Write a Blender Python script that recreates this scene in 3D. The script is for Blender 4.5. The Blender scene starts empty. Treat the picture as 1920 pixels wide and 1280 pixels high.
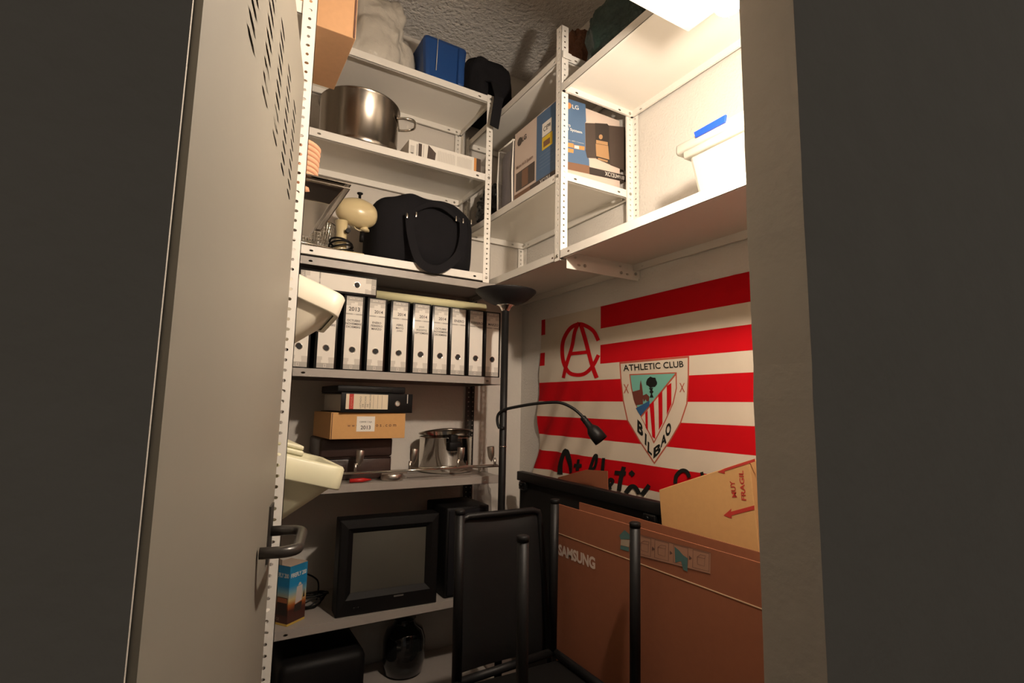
import bpy, bmesh, math, random
from mathutils import Vector, Matrix, noise as mnoise

# ------------------------------------------------------------------ camera / light / exposure
H = 1.30                                    # eye height above the floor
F_PX = 985.0
YAW, PIT, ROL = 0.53034207, 0.12156883, 0.01901463
scene = bpy.context.scene
C = scene.collection
fw = Vector((math.sin(YAW)*math.cos(PIT), math.cos(YAW)*math.cos(PIT), math.sin(PIT)))
r0 = Vector((math.cos(YAW), -math.sin(YAW), 0)); u0 = r0.cross(fw)
rt = r0*math.cos(ROL)+u0*math.sin(ROL); up = -r0*math.sin(ROL)+u0*math.cos(ROL)
cam = bpy.data.cameras.new('camera'); camo = bpy.data.objects.new('camera', cam); C.objects.link(camo)
m3 = Matrix((rt, up, -fw)).transposed()
camo.matrix_world = Matrix.Translation((0, 0, H)) @ m3.to_4x4()
cam.sensor_width = 36; cam.sensor_fit = 'HORIZONTAL'; cam.lens = F_PX/1920*36; cam.clip_start = .01
scene.camera = camo
w = bpy.data.worlds.new('world'); scene.world = w; w.use_nodes = True
w.node_tree.nodes['Background'].inputs[0].default_value = (1.0, .93, .84, 1)   # dim hallway light behind the camera
w.node_tree.nodes['Background'].inputs[1].default_value = .09
BULB_POS = (.868, .632, H+.835); BULB_R = .03; BULB_STRENGTH = 1650
scene.view_settings.view_transform = 'Standard'; scene.view_settings.look = 'None'
scene.view_settings.exposure = 0.0; scene.view_settings.gamma = 1.0

# ------------------------------------------------------------------ pixel helpers (frame 1920 x 1280)
CAMP = Vector((0, 0, H))
def ray(p): return fw + rt*((p[0]-959.5)/F_PX) - up*((p[1]-640)/F_PX)
def onx(p, x): d = ray(p); return CAMP + d*(x/d.x)
def ony(p, y): d = ray(p); return CAMP + d*(y/d.y)
def onz(p, z): d = ray(p); return CAMP + d*((z-H)/d.z)
def onplane(p, P, n): d = ray(p); n = Vector(n); return CAMP + d*((Vector(P)-CAMP).dot(n)/d.dot(n))

# ------------------------------------------------------------------ materials
MATS = {}
def mat(name, col, rough=.5, metal=0, var=0, vscale=30, bump=0, bscale=80, bdist=.002, spec=.5, alpha=1, trans=0, coat=0, stretch=None, detail=3):
    if name in MATS: return MATS[name]
    m = bpy.data.materials.new(name); m.use_nodes = True; nt = m.node_tree; b = nt.nodes['Principled BSDF']
    b.inputs['Base Color'].default_value = (*col, 1); b.inputs['Roughness'].default_value = rough
    b.inputs['Metallic'].default_value = metal; b.inputs['Specular IOR Level'].default_value = spec
    b.inputs['Alpha'].default_value = alpha; b.inputs['Transmission Weight'].default_value = trans
    b.inputs['Coat Weight'].default_value = coat
    if var or bump:
        tc = nt.nodes.new('ShaderNodeTexCoord'); mp = nt.nodes.new('ShaderNodeMapping')
        if stretch: mp.inputs['Scale'].default_value = stretch
        nt.links.new(tc.outputs['Object'], mp.inputs[0])
    if var:
        n = nt.nodes.new('ShaderNodeTexNoise'); n.inputs['Scale'].default_value = vscale; n.inputs['Detail'].default_value = detail
        nt.links.new(mp.outputs[0], n.inputs['Vector'])
        cr = nt.nodes.new('ShaderNodeMix'); cr.data_type = 'RGBA'
        cr.inputs[6].default_value = (*[c*(1-var) for c in col], 1); cr.inputs[7].default_value = (*[min(1, c*(1+var)) for c in col], 1)
        nt.links.new(n.outputs['Fac'], cr.inputs[0]); nt.links.new(cr.outputs[2], b.inputs['Base Color'])
    if bump:
        n2 = nt.nodes.new('ShaderNodeTexNoise'); n2.inputs['Scale'].default_value = bscale; n2.inputs['Detail'].default_value = 4
        nt.links.new(mp.outputs[0], n2.inputs['Vector'])
        bp = nt.nodes.new('ShaderNodeBump'); bp.inputs['Strength'].default_value = bump; bp.inputs['Distance'].default_value = bdist
        nt.links.new(n2.outputs['Fac'], bp.inputs['Height']); nt.links.new(bp.outputs[0], b.inputs['Normal'])
    MATS[name] = m; return m
def emit(name, col, s):
    m = bpy.data.materials.new(name); m.use_nodes = True; b = m.node_tree.nodes['Principled BSDF']
    b.inputs['Base Color'].default_value = (1, 1, 1, 1)
    b.inputs['Emission Color'].default_value = (*col, 1); b.inputs['Emission Strength'].default_value = s
    MATS[name] = m; return m
plaster = mat('painted_plaster', (.70, .66, .60), .8, bump=.55, bscale=95, bdist=.006, var=.04, vscale=6)
smoothwall = mat('smooth_painted_wall', (.66, .61, .545), .8, bump=.35, bscale=70, bdist=.004, var=.05, vscale=5)
popcorn = mat('rough_ceiling_stucco', (.74, .70, .65), .95, bump=1, bscale=55, bdist=.02, var=.08, vscale=40)
jambm = mat('hall_plaster', (.47, .43, .37), .85, bump=.5, bscale=40, bdist=.004, var=.06, vscale=9)
floorm = mat('dark_floor_tile', (.16, .12, .10), .5, var=.15, vscale=12)
white = mat('white_enamel', (.82, .78, .71), .42, var=.02, vscale=8)
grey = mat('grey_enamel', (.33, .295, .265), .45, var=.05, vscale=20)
shadedgrey = mat('shaded_grey_enamel', (.05, .043, .038), .5)  # same grey enamel, darkened to paint in the shade on the back posts
doorm = mat('grey_green_door_paint', (.235, .215, .175), .5, var=.05, vscale=4, bump=.15, bscale=12, bdist=.002)
black = mat('black_plastic', (.005, .0045, .0045), .55, spec=.2)
blackmat = mat('black_fabric', (.008, .0075, .009), .95, bump=.6, bscale=350, bdist=.001, spec=.2)
blackgl = mat('black_gloss', (.006, .006, .006), .22, spec=.4)
blackmetal = mat('black_powder_coat', (.006, .0055, .0055), .5, spec=.25)
handlem = mat('dark_bronze_handle', (.035, .03, .026), .3, bump=.3, bscale=200, bdist=.0005)
steel = mat('brushed_steel', (.36, .32, .275), .24, 1, var=.12, vscale=18, stretch=(1, 1, .03))
chrome = mat('chrome', (.72, .69, .64), .09, 1)
boltm = mat('zinc_bolt', (.5, .48, .44), .3, 1)
nickel = mat('satin_nickel', (.62, .57, .51), .34, 1)
holem = mat('dark_hole', (.006, .005, .005), .7)
card = mat('cardboard', (.46, .255, .125), .85, var=.08, vscale=60, bump=.15, bscale=40)
card2 = mat('tan_cardboard', (.58, .32, .12), .8, var=.06, vscale=60)
cardr = mat('reddish_cardboard', (.26, .083, .034), .85, var=.08, vscale=50)
cardedge = mat('cardboard_edge', (.62, .42, .25), .9)
paper = mat('white_label_paper', (.80, .755, .68), .75)
papg = mat('grey_print', (.42, .39, .35), .75)
papg2 = mat('light_grey_print', (.6, .56, .5), .75)
ink = mat('black_ink', (.03, .027, .025), .7)
inkg = mat('faded_ink', (.07, .06, .055), .75)
redink = mat('red_ink', (.45, .03, .02), .7)
flagred = mat('flag_red_cloth', (.47, .002, .006), .9, bump=.3, bscale=500, bdist=.001, var=.06, vscale=9, spec=.15)
flagwhite = mat('flag_cream_cloth', (.60, .51, .40), .95, bump=.3, bscale=500, bdist=.001, var=.05, vscale=9, spec=.1)
crestline = mat('crest_brown_line', (.40, .085, .05), .9, spec=.1)
teal = mat('crest_teal', (.16, .40, .32), .9, spec=.1)
crestblue = mat('crest_blue', (.03, .09, .2), .9, spec=.1)
crestbrown = mat('crest_brown', (.13, .035, .025), .9, spec=.1)
crestblack = mat('crest_black', (.012, .012, .01), .9, spec=.1)
terracotta = mat('terracotta', (.55, .29, .17), .85, var=.08, vscale=50)
cream = mat('cream_enamel', (.62, .51, .29), .28, coat=.3)
plasticw = mat('white_plastic', (.75, .68, .55), .4)
plasticw2 = mat('aged_white_plastic', (.70, .67, .47), .4)
clearp = mat('translucent_storage_plastic', (.60, .58, .50), .3, trans=.25, alpha=.9)
bluep = mat('blue_latch_plastic', (.012, .06, .52), .35)
bluebox = mat('blue_plastic', (.012, .055, .20), .35)
bagclear = mat('translucent_bag_plastic', (.62, .57, .49), .35, bump=.5, bscale=14, bdist=.02, alpha=.93)
bagclear2 = mat('clear_bag_plastic', (.42, .37, .34), .25, alpha=.35, bump=.6, bscale=16, bdist=.02)
bagblack = mat('black_bag_plastic', (.012, .011, .011), .25, bump=.8, bscale=14, bdist=.03)
navy = mat('navy_blanket', (.045, .043, .085), .9, bump=.5, bscale=60, bdist=.004)
lgblue = mat('print_blue', (.075, .14, .25), .6)
lgpink = mat('print_pale', (.64, .52, .44), .6)
lgbrown = mat('print_brown', (.20, .10, .055), .6)
lgdark = mat('print_dark', (.065, .045, .035), .55)
lgdark2 = mat('print_darker', (.03, .022, .018), .5)
lgtan = mat('print_tan', (.42, .24, .11), .5)
lgorange = mat('print_orange', (.62, .27, .08), .6)
yellow = mat('sticker_yellow', (.72, .50, .03), .6)
leather = mat('dark_brown_leather', (.04, .022, .018), .38, bump=.4, bscale=45, bdist=.003, var=.25, vscale=15)
paleyel = mat('pale_yellow_tube', (.60, .56, .33), .6)
crtglass = mat('crt_glass', (.07, .066, .055), .3)
redpl = mat('red_plastic', (.5, .015, .012), .4)
brownfur = mat('brown_wrinkled_paper', (.16, .065, .03), .8, bump=1, bscale=25, bdist=.03, var=.4, vscale=20)
greenbag = mat('dark_green_bag', (.012, .03, .024), .4, bump=.7, bscale=18, bdist=.02)
tealprint = mat('teal_print', (.06, .13, .12), .75)
brownprint = mat('brown_print', (.10, .045, .03), .8)
beigeprint = mat('beige_print', (.36, .28, .20), .8)
glassdark = mat('dark_glass', (.01, .01, .01), .06, coat=.5)

# ------------------------------------------------------------------ mesh builder
class MB:
    def __init__(s): s.v = []; s.f = []; s.mi = []; s.sm = []
    def add(s, vs, fs, m=0, smooth=False, M=None):
        o = len(s.v)
        for p in vs:
            p = Vector(p)
            s.v.append(M @ p if M is not None else p)
        for f in fs:
            s.f.append([i+o for i in f]); s.mi.append(m); s.sm.append(smooth)
        return s
    def box(s, a, b, m=0, M=None):
        x0, y0, z0 = a; x1, y1, z1 = b
        vs = [(x0,y0,z0),(x1,y0,z0),(x1,y1,z0),(x0,y1,z0),(x0,y0,z1),(x1,y0,z1),(x1,y1,z1),(x0,y1,z1)]
        return s.add(vs, [(0,3,2,1),(4,5,6,7),(0,1,5,4),(1,2,6,5),(2,3,7,6),(3,0,4,7)], m, False, M)
    def bbox(s, a, b, r=.004, m=0, M=None, seg=2):      # box with rounded edges
        bm = bmesh.new(); bmesh.ops.create_cube(bm, size=1)
        for v in bm.verts: v.co = Vector([(a[i]+b[i])/2 + v.co[i]*(b[i]-a[i]) for i in range(3)])
        bmesh.ops.bevel(bm, geom=bm.edges[:], offset=r, segments=seg, affect='EDGES', profile=.5)
        bm.verts.index_update()
        s.add([v.co for v in bm.verts], [[v.index for v in f.verts] for f in bm.faces], m, True, M); bm.free(); return s
    def prism(s, pts, d, m=0, M=None):                  # polygon (3D pts) extruded along d
        n = len(pts); d = Vector(d); P = [Vector(p) for p in pts]
        vs = P + [p+d for p in P]
        fs = [tuple(range(n))[::-1], tuple(range(n, 2*n))] + [(i, (i+1) % n, n+(i+1) % n, n+i) for i in range(n)]
        return s.add(vs, fs, m, False, M)
    def tube(s, pts, r, seg=10, m=0, cap=True, M=None, flat=None):
        P = [Vector(p) for p in pts]; n = len(P); rr = r if isinstance(r, (list, tuple)) else [r]*n
        vs = []; prev = None
        for i, p in enumerate(P):
            t = (P[min(i+1, n-1)]-P[max(i-1, 0)]).normalized()
            if prev is None:
                a = Vector((0, 0, 1)) if abs(t.z) < .9 else Vector((1, 0, 0))
                a = (a - t*a.dot(t)).normalized()
            else: a = (prev - t*prev.dot(t)).normalized()
            prev = a; b = t.cross(a)
            for k in range(seg):
                q = 2*math.pi*k/seg
                ka, kb = (1, 1) if flat is None else flat
                vs.append(p + (a*math.cos(q)*ka + b*math.sin(q)*kb)*rr[i])
        fs = []
        for i in range(n-1):
            for k in range(seg):
                fs.append((i*seg+k, i*seg+(k+1) % seg, (i+1)*seg+(k+1) % seg, (i+1)*seg+k))
        s.add(vs, fs, m, True, M)
        if cap:
            o = len(s.v)-len(vs)
            s.f.append([o+k for k in range(seg)][::-1]); s.mi.append(m); s.sm.append(False)
            s.f.append([o+(n-1)*seg+k for k in range(seg)]); s.mi.append(m); s.sm.append(False)
        return s
    def lathe(s, prof, c=(0, 0, 0), seg=40, m=0, M=None, smooth=True):
        vs = []; n = len(prof)
        for (r, z) in prof:
            for k in range(seg):
                q = 2*math.pi*k/seg; vs.append((c[0]+r*math.cos(q), c[1]+r*math.sin(q), c[2]+z))
        fs = [(i*seg+k, i*seg+(k+1) % seg, (i+1)*seg+(k+1) % seg, (i+1)*seg+k) for i in range(n-1) for k in range(seg)]
        s.add(vs, fs, m, smooth, M)
        o = len(s.v)-len(vs)
        if prof[0][0] > 1e-5: s.f.append([o+k for k in range(seg)][::-1]); s.mi.append(m); s.sm.append(False)
        if prof[-1][0] > 1e-5: s.f.append([o+(n-1)*seg+k for k in range(seg)]); s.mi.append(m); s.sm.append(False)
        return s
    def blob(s, c, rad, amp=.15, ns=3, seed=0, sub=4, m=0, sq=1.0, floor=None, M=None, fine=0):
        bm = bmesh.new(); bmesh.ops.create_icosphere(bm, subdivisions=sub, radius=1)
        off = Vector((seed*7.3, seed*3.1, seed*1.7)); vs = []
        for v in bm.verts:
            p = v.co.normalized()
            q = Vector([math.copysign(abs(a)**sq, a) for a in p])
            k = 1 + amp*mnoise.noise(p*ns+off) + fine*mnoise.noise(p*ns*4+off) + amp*.5*abs(mnoise.noise(p*ns*2.1+off))
            co = Vector([c[i]+q[i]*k*rad[i] for i in range(3)])
            if floor is not None and co.z < floor: co.z = floor
            vs.append(co)
        bm.verts.index_update()
        s.add(vs, [[v.index for v in f.verts] for f in bm.faces], m, True, M); bm.free(); return s
    def build(s, name, mats, parent=None, origin=None, bevel=0):
        if not isinstance(mats, (list, tuple)): mats = [mats]
        if parent is not None: org = wloc(parent)
        elif origin is not None: org = Vector(origin)
        else: org = Vector((0, 0, 0))
        me = bpy.data.meshes.new(name); me.from_pydata([v-org for v in s.v], [], s.f)
        for x in mats: me.materials.append(x)
        me.polygons.foreach_set('material_index', s.mi); me.polygons.foreach_set('use_smooth', s.sm); me.update()
        o = bpy.data.objects.new(name, me); C.objects.link(o)
        if parent is not None: o.parent = parent
        else: o.location = org
        if bevel:
            b = o.modifiers.new('bevel', 'BEVEL'); b.width = bevel; b.segments = 2; b.limit_method = 'ANGLE'
        return o
WL = {}
def wloc(o):
    p = Vector((0, 0, 0))
    while o is not None: p += Vector(o.location); o = o.parent
    return p
def tag(o, label, cat, group=None):
    o['label'] = label; o['category'] = cat
    if group: o['group'] = group
    return o
def thing(name, loc, label, cat, group=None):
    o = bpy.data.objects.new(name, None); C.objects.link(o); o.location = loc; o.empty_display_size = .05
    return tag(o, label, cat, group)
def struct(o): o['kind'] = 'structure'; return o
def copy_tree(o, parent=None):
    c = o.copy(); C.objects.link(c); c.parent = parent
    for ch in list(o.children): copy_tree(ch, c)
    return c
def Rz(a): return Matrix.Rotation(a, 4, 'Z')
def T(x, y, z): return Matrix.Translation((x, y, z))

# text as flat mesh -------------------------------------------------
TXT = {}
def text2d(s, bold=0.0):
    k = (s, bold)
    if k in TXT: return TXT[k]
    cu = bpy.data.curves.new('lettering', 'FONT'); cu.body = s; cu.size = 1; cu.offset = bold; cu.resolution_u = 3
    o = bpy.data.objects.new('lettering', cu); C.objects.link(o)
    bpy.context.view_layer.update()
    ev = o.evaluated_get(bpy.context.evaluated_depsgraph_get()); me = ev.to_mesh()
    vs = [tuple(v.co[:2]) for v in me.vertices]; fs = [list(p.vertices) for p in me.polygons]
    ev.to_mesh_clear(); bpy.data.objects.remove(o); bpy.data.curves.remove(cu)
    x0 = min(v[0] for v in vs); x1 = max(v[0] for v in vs); y0 = min(v[1] for v in vs); y1 = max(v[1] for v in vs)
    TXT[k] = ([((a-x0)/(x1-x0), (b-y0)/(y1-y0)) for a, b in vs], fs, (x1-x0)/(y1-y0)); return TXT[k]
def put_text(mb, s, P0, ux, uy, width=None, height=None, m=0, bold=0, align='L'):
    """lettering on a plane: P0 baseline start, ux / uy unit vectors"""
    vs, fs, asp = text2d(s, bold)
    if width is None: width = height*asp
    if height is None: height = width/asp
    P0 = Vector(P0); ux = Vector(ux); uy = Vector(uy)
    if align == 'C': P0 = P0 - ux*width/2
    mb.add([P0+ux*(a*width)+uy*(b*height) for a, b in vs], fs, m)
def text_px(mb, s, p0, p1, hpx, fn, m=0, bold=0):
    A = fn(p0); B = fn(p1); D = fn((p0[0], p0[1]-hpx))
    ux = (B-A); wd = ux.length; ux.normalize(); uy = (D-A); uy = uy-ux*uy.dot(ux); h = uy.length; uy.normalize()
    put_text(mb, s, A, ux, uy, wd, h, m, bold)
def poly_px(mb, pts, fn, m=0): mb.add([fn(p) for p in pts], [tuple(range(len(pts)))], m)
def stroke2(pts, wd, closed=False):
    """polyline in 2D -> list of quads"""
    n = len(pts); L = []; Rr = []
    for i in range(n):
        a = Vector(pts[i-1] if i > 0 or closed else pts[i]); b = Vector(pts[(i+1) % n] if i < n-1 or closed else pts[i])
        t = (b-a).normalized(); nn = Vector((-t.y, t.x)); w2 = (wd[i] if isinstance(wd, list) else wd)/2
        L.append(Vector(pts[i])+nn*w2); Rr.append(Vector(pts[i])-nn*w2)
    return [(L[i], L[(i+1) % n], Rr[(i+1) % n], Rr[i]) for i in range(n if closed else n-1)]
def stroke_px(mb, pts, wd, fn, m=0, closed=False):
    for q in stroke2([tuple(p) for p in pts], wd, closed): mb.add([fn(p) for p in q], [(0, 1, 2, 3)], m)
def smooth2(pts, n=5):
    out = []
    for i in range(len(pts)-1):
        p = [Vector(pts[max(i-1, 0)]), Vector(pts[i]), Vector(pts[i+1]), Vector(pts[min(i+2, len(pts)-1)])]
        for k in range(n):
            t = k/n
            out.append(.5*((2*p[1])+(-p[0]+p[2])*t+(2*p[0]-5*p[1]+4*p[2]-p[3])*t*t+(-p[0]+3*p[1]-3*p[2]+p[3])*t**3))
    out.append(Vector(pts[-1])); return out

# ------------------------------------------------------------------ the room
YB, XW, XL, ZC = 2.60, 1.591, -.26, H+2.0
Y0, Y1 = .46, .56                # doorway wall, outer and inner face
DX0, DX1, DZ = -.03, .803, H+.80 # opening
mb = MB(); mb.box((-3.2, -1.6, -.06), (3.2, YB+.1, 0)); struct(mb.build('floor', floorm))
mb = MB(); mb.box((XL-.1, Y0, ZC), (XW+.1, YB+.1, ZC+.08)); struct(mb.build('ceiling', popcorn))
mb = MB(); mb.box((XL-.1, YB, 0), (XW+.1, YB+.1, ZC)); struct(mb.build('wall_back', smoothwall))
mb = MB(); mb.box((XW, Y1, 0), (XW+.1, YB, ZC)); struct(mb.build('wall_right', plaster))
mb = MB(); mb.box((XL-.1, Y1, 0), (XL, YB, ZC)); struct(mb.build('wall_left', plaster))
# doorway wall with the opening; the reveal edge slightly uneven
mb = MB()
mb.box((-3.2, Y0, 0), (DX0, Y1, ZC)); mb.box((DX0, Y0, DZ), (DX1, Y1, ZC))
n = 60; random.seed(3)
vs = []; fs = []
for i in range(n+1):
    z = ZC*i/n; e = .0035*mnoise.noise(Vector((0, 0, z*9))) + .002*mnoise.noise(Vector((3, 0, z*30)))
    vs += [(DX1+e, Y1, z), (DX1+e*.6, Y0, z), (3.2, Y0, z), (3.2, Y1, z)]
for i in range(n):
    a = i*4
    for k in range(4): fs.append((a+k, a+(k+1) % 4, a+4+(k+1) % 4, a+4+k))
fs += [(3, 2, 1, 0), (n*4, n*4+1, n*4+2, n*4+3)]
mb.add(vs, fs); struct(mb.build('wall_doorway', jambm))

# ------------------------------------------------------------------ the open door with ventilation slots
A12 = math.radians(12.4); ds = Vector((math.sin(A12), math.cos(A12), 0)); dn = Vector((ds.y, -ds.x, 0))
DP = Vector((.158, 1.30, 0)); DL = .845; DTOP = H+.783
def dpt(s_, z, off=0): return DP - ds*s_ + dn*off + Vector((0, 0, z))
door = bpy.data.objects.new('door_1', None); C.objects.link(door); door.location = dpt(DL, 0.01); struct(door); door['label'] = 'open grey metal door with ventilation slots and a dark handle'
mb = MB()
cols = [(.121+.1235*i, .186+.1235*i) for i in range(6)]
rows = [(H+.426+.0215*j, H+.4350+.0215*j) for j in range(10)]
sb = [0]+[a for c_ in cols for a in c_]+[DL]; zb = [.012]+[a for r_ in rows for a in r_]+[DTOP]
for i in range(len(sb)-1):
    for j in range(len(zb)-1):
        if i % 2 == 1 and j % 2 == 1:
            a, b = sb[i], sb[i+1]; c_, d = zb[j], zb[j+1]; t = .016
            # pointed slot: two slim wedges close the rectangle's corners
            mid = (c_+d)/2
            mb.add([dpt(a, c_), dpt(a+t, c_), dpt(a, mid)], [(0, 1, 2)]); mb.add([dpt(a, d), dpt(a+t, d), dpt(a, mid)], [(0, 2, 1)])
            mb.add([dpt(b, c_), dpt(b-t, c_), dpt(b, mid)], [(0, 2, 1)]); mb.add([dpt(b, d), dpt(b-t, d), dpt(b, mid)], [(0, 1, 2)])
            continue
        mb.add([dpt(sb[i], zb[j]), dpt(sb[i+1], zb[j]), dpt(sb[i+1], zb[j+1]), dpt(sb[i], zb[j+1])], [(0, 1, 2, 3)])
th = -.038
mb.add([dpt(0, .012, th), dpt(DL, .012, th), dpt(DL, DTOP, th), dpt(0, DTOP, th)], [(3, 2, 1, 0)])
for a, b in (((0, .012), (DL, .012)), ((DL, .012), (DL, DTOP)), ((DL, DTOP), (0, DTOP)), ((0, DTOP), (0, .012))):
    mb.add([dpt(*a), dpt(*b), dpt(*b, th), dpt(*a, th)], [(0, 1, 2, 3)])
mb.build('leaf', doorm, door)
mb = MB()                                             # lever handle returning to the door
zh = H-.272; pr = .067
pts = [dpt(.055, zh, .002), dpt(.055, zh, pr-.03)]
pts += [dpt(.055+.03*(1-math.cos(t)), zh, pr-.03+.03*math.sin(t)) for t in [math.pi/2*k/5 for k in range(1, 6)]]
pts += [dpt(.20, zh, pr)]
pts += [dpt(.20+.03*math.sin(t), zh, pr-.03+.03*math.cos(t)) for t in [math.pi/2*k/5 for k in range(1, 6)]]
pts += [dpt(.23, zh, .004)]
mb.tube(pts, .0105, 14); mb.build('handle', handlem, door)
mb = MB(); mb.add([], []); 
q = [dpt(.03, zh-.06, .0), dpt(.085, zh-.06, .0), dpt(.085, zh+.055, .0), dpt(.03, zh+.055, .0)]
mb.prism(q, dn*.004); mb.build('handle_plate', handlem, door)

# ------------------------------------------------------------------ slotted-angle shelving
def perf_strip(mb, P, u, v, n, L, Wd, pitch, r, m=0, start=None, th=.0016, only=None):
    """thin strip from P along u (length L), width Wd along v, with real holes down its middle"""
    P = Vector(P); u = Vector(u); v = Vector(v); n = Vector(n)
    cells = []
    if only is None:
        k = int(L/pitch); p0 = (L-k*pitch)/2
        if p0 > 1e-4: cells.append((0, p0, 0))
        for i in range(k): cells.append((p0+i*pitch, p0+(i+1)*pitch, 1 if i % 2 else 2))
        if p0 > 1e-4: cells.append((L-p0, L, 0))
    else:
        x = 0
        for c_ in sorted(only):
            if c_-.02 > x: cells.append((x, c_-.02, 0))
            cells.append((c_-.02, c_+.02, 3)); x = c_+.02
        if L > x: cells.append((x, L, 0))
    def pt(a, b, o): return P+u*a+v*b+n*o
    for a, b, h in cells:
        if not h:
            mb.add([pt(a, 0, 0), pt(b, 0, 0), pt(b, Wd, 0), pt(a, Wd, 0), pt(a, 0, -th), pt(b, 0, -th), pt(b, Wd, -th), pt(a, Wd, -th)],
                   [(0, 1, 2, 3), (7, 6, 5, 4), (0, 4, 5, 1), (2, 6, 7, 3), (1, 5, 6, 2), (3, 7, 4, 0)], m); continue
        c0 = (a+b)/2; w2 = Wd/2; hl = (b-a)/2
        if h == 3: ru, rv = r*1.5, r*.8
        elif h == 2: ru, rv = r*.95, r*1.35
        else: ru, rv = r, r
        out = [(1, 0), (1, 1), (0, 1), (-1, 1), (-1, 0), (-1, -1), (0, -1), (1, -1)]
        O = [(c0+x*hl, w2+y*w2) for x, y in out]
        I = [(c0+ru*math.cos(t*math.pi/4), w2+rv*math.sin(t*math.pi/4)) for t in range(8)]
        vs = [pt(*p, 0) for p in O]+[pt(*p, 0) for p in I]+[pt(*p, -th) for p in O]+[pt(*p, -th) for p in I]
        fs = []
        for k in range(8):
            j = (k+1) % 8
            fs += [(k, j, 8+j, 8+k), (16+j, 16+k, 24+k, 24+j), (8+k, 8+j, 24+j, 24+k)]
        for k in range(8):
            j = (k+1) % 8
            if k in (1, 2, 5, 6): fs.append((k, 16+k, 16+j, j))
        mb.add(vs, fs, m)
AW = .036
def post(parent, x, y, z0, z1, sx, sy, m, holes=True):
    """L-angle with its outer corner at (x,y), legs running sx along X and sy along Y"""
    mb = MB()
    perf_strip(mb, (x, y, z0), (0, 0, 1), (sx, 0, 0), (0, -sy, 0), z1-z0, AW, .025, .0042)
    perf_strip(mb, (x, y, z0), (0, 0, 1), (0, sy, 0), (-sx, 0, 0), z1-z0, AW, .025, .0042)
    return mb.build('post', m, parent)
def shelf(parent, x0, x1, y0, y1, zt, m, lip=.036):
    """folded sheet shelf: top sheet with four lips turned down, slotted near the corners"""
    mb = MB(); t = .0016
    mb.box((x0, y0, zt-t), (x1, y1, zt))
    hx = [.075, x1-x0-.075]; hy = [.055, y1-y0-.055]
    z0 = zt-lip
    perf_strip(mb, (x0, y0, z0), (1, 0, 0), (0, 0, 1), (0, -1, 0), x1-x0, lip-t, 0, .0055, only=hx)
    perf_strip(mb, (x0, y1, z0), (1, 0, 0), (0, 0, 1), (0, 1, 0), x1-x0, lip-t, 0, .0055, only=hx)
    perf_strip(mb, (x0, y0, z0), (0, 1, 0), (0, 0, 1), (-1, 0, 0), y1-y0, lip-t, 0, .0055, only=hy)
    perf_strip(mb, (x1, y0, z0), (0, 1, 0), (0, 0, 1), (1, 0, 0), y1-y0, lip-t, 0, .0055, only=hy)
    # narrow returns along the lower edges
    for a, b in (((x0, y0, z0), (x1, y0+.012, z0+t)), ((x0, y1-.012, z0), (x1, y1, z0+t)), ((x0, y0, z0), (x0+.012, y1, z0+t)), ((x1-.012, y0, z0), (x1, y1, z0+t))): mb.box(a, b)
    return mb.build('shelf', m, parent)
def bolts(parent, pts):
    for p, ax in pts:
        mb = MB(); d = Vector(ax)
        p = Vector(p); mb.tube([p, p+d*.003, p+d*.0045], [.0065, .0065, .004], 10)
        mb.build('bolt', boltm, parent)

# grey unit on the back wall
GX0, GX1, GY0, GY1 = .262, 1.238, 2.20, 2.585
gz = [H+z for z in (-1.21, -.845, -.326, .132, .584)]
gu = thing('shelving_unit', ((GX0+GX1)/2, (GY0+GY1)/2, 0), 'grey metal shelving unit holding the ring binders and the old television', 'shelving unit')
for z in gz: shelf(gu, GX0+.003, GX1-.003, GY0+.003, GY1-.003, z, grey, .034)
for x, sx in ((GX0-.025, 1), (GX1+.03, -1)):
    for y, sy in ((GY0, 1), (GY1, -1)): post(gu, x, y, 0, gz[-1], sx, sy, shadedgrey if sy < 0 else grey)  # back posts take the grey with shade painted into its colour
bolts(gu, [((GX1+.012, GY0, z-.017), (0, -1, 0)) for z in gz[1:]]+[((GX0+.006, GY0, z-.017), (0, -1, 0)) for z in gz[1:]])

# white unit standing on the grey one
WX0, WX1, WY0, WY1 = .262, 1.157, 2.20, 2.588
wz = [H+z for z in (.628, 1.130, 1.543)]
wu = thing('shelving_unit', ((WX0+WX1)/2, (WY0+WY1)/2, gz[-1]), 'white slotted-angle shelving unit standing on top of the grey shelves', 'shelving unit', 'white slotted-angle shelving')
for z in wz: shelf(wu, WX0+.003, WX1-.003, WY0+.003, WY1-.003, z, white)
for x, sx in ((WX0, 1), (WX1, -1)):
    for y, sy in ((WY0, 1), (WY1, -1)): post(wu, x, y, gz[-1]+.0005, wz[-1]+.004, sx, sy, white)
bolts(wu, [((WX1-.018, WY0, z-.018), (0, -1, 0)) for z in wz]+[((WX1-.03, WY1-.003, z-.018), (0, -1, 0)) for z in wz[1:]])

# white unit along the right wall (two bays)
RX0, RX1 = 1.19, 1.584
yS = 1.665
rzb, rzm, rzt1, rzt2 = H+.620, H+.956, H+1.482, H+1.334
ru = thing('shelving_unit', ((RX0+RX1)/2, 1.6, rzb-.04), 'white slotted-angle shelving hung along the right wall above the flag', 'shelving unit', 'white slotted-angle shelving')
shelf(ru, RX0+.003, RX1-.003, yS+.003, 2.585, rzb, white)
shelf(ru, RX0+.003, RX1-.003, yS+.003, 2.585, rzm, white)
shelf(ru, RX0+.003, RX1-.003, yS+.003, 2.585, rzt1, white)
shelf(ru, RX0-.0005, RX1-.003, .60, yS-.001, rzb, white, .034)
shelf(ru, RX0+.003, RX1-.003, .60, yS-.003, rzt2, white)
post(ru, RX0, yS+.0, rzb-.040, H+1.60, 1, 1, white)
post(ru, RX1, yS-.002, rzb-.070, H+1.60, -1, -1, white)
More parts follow.
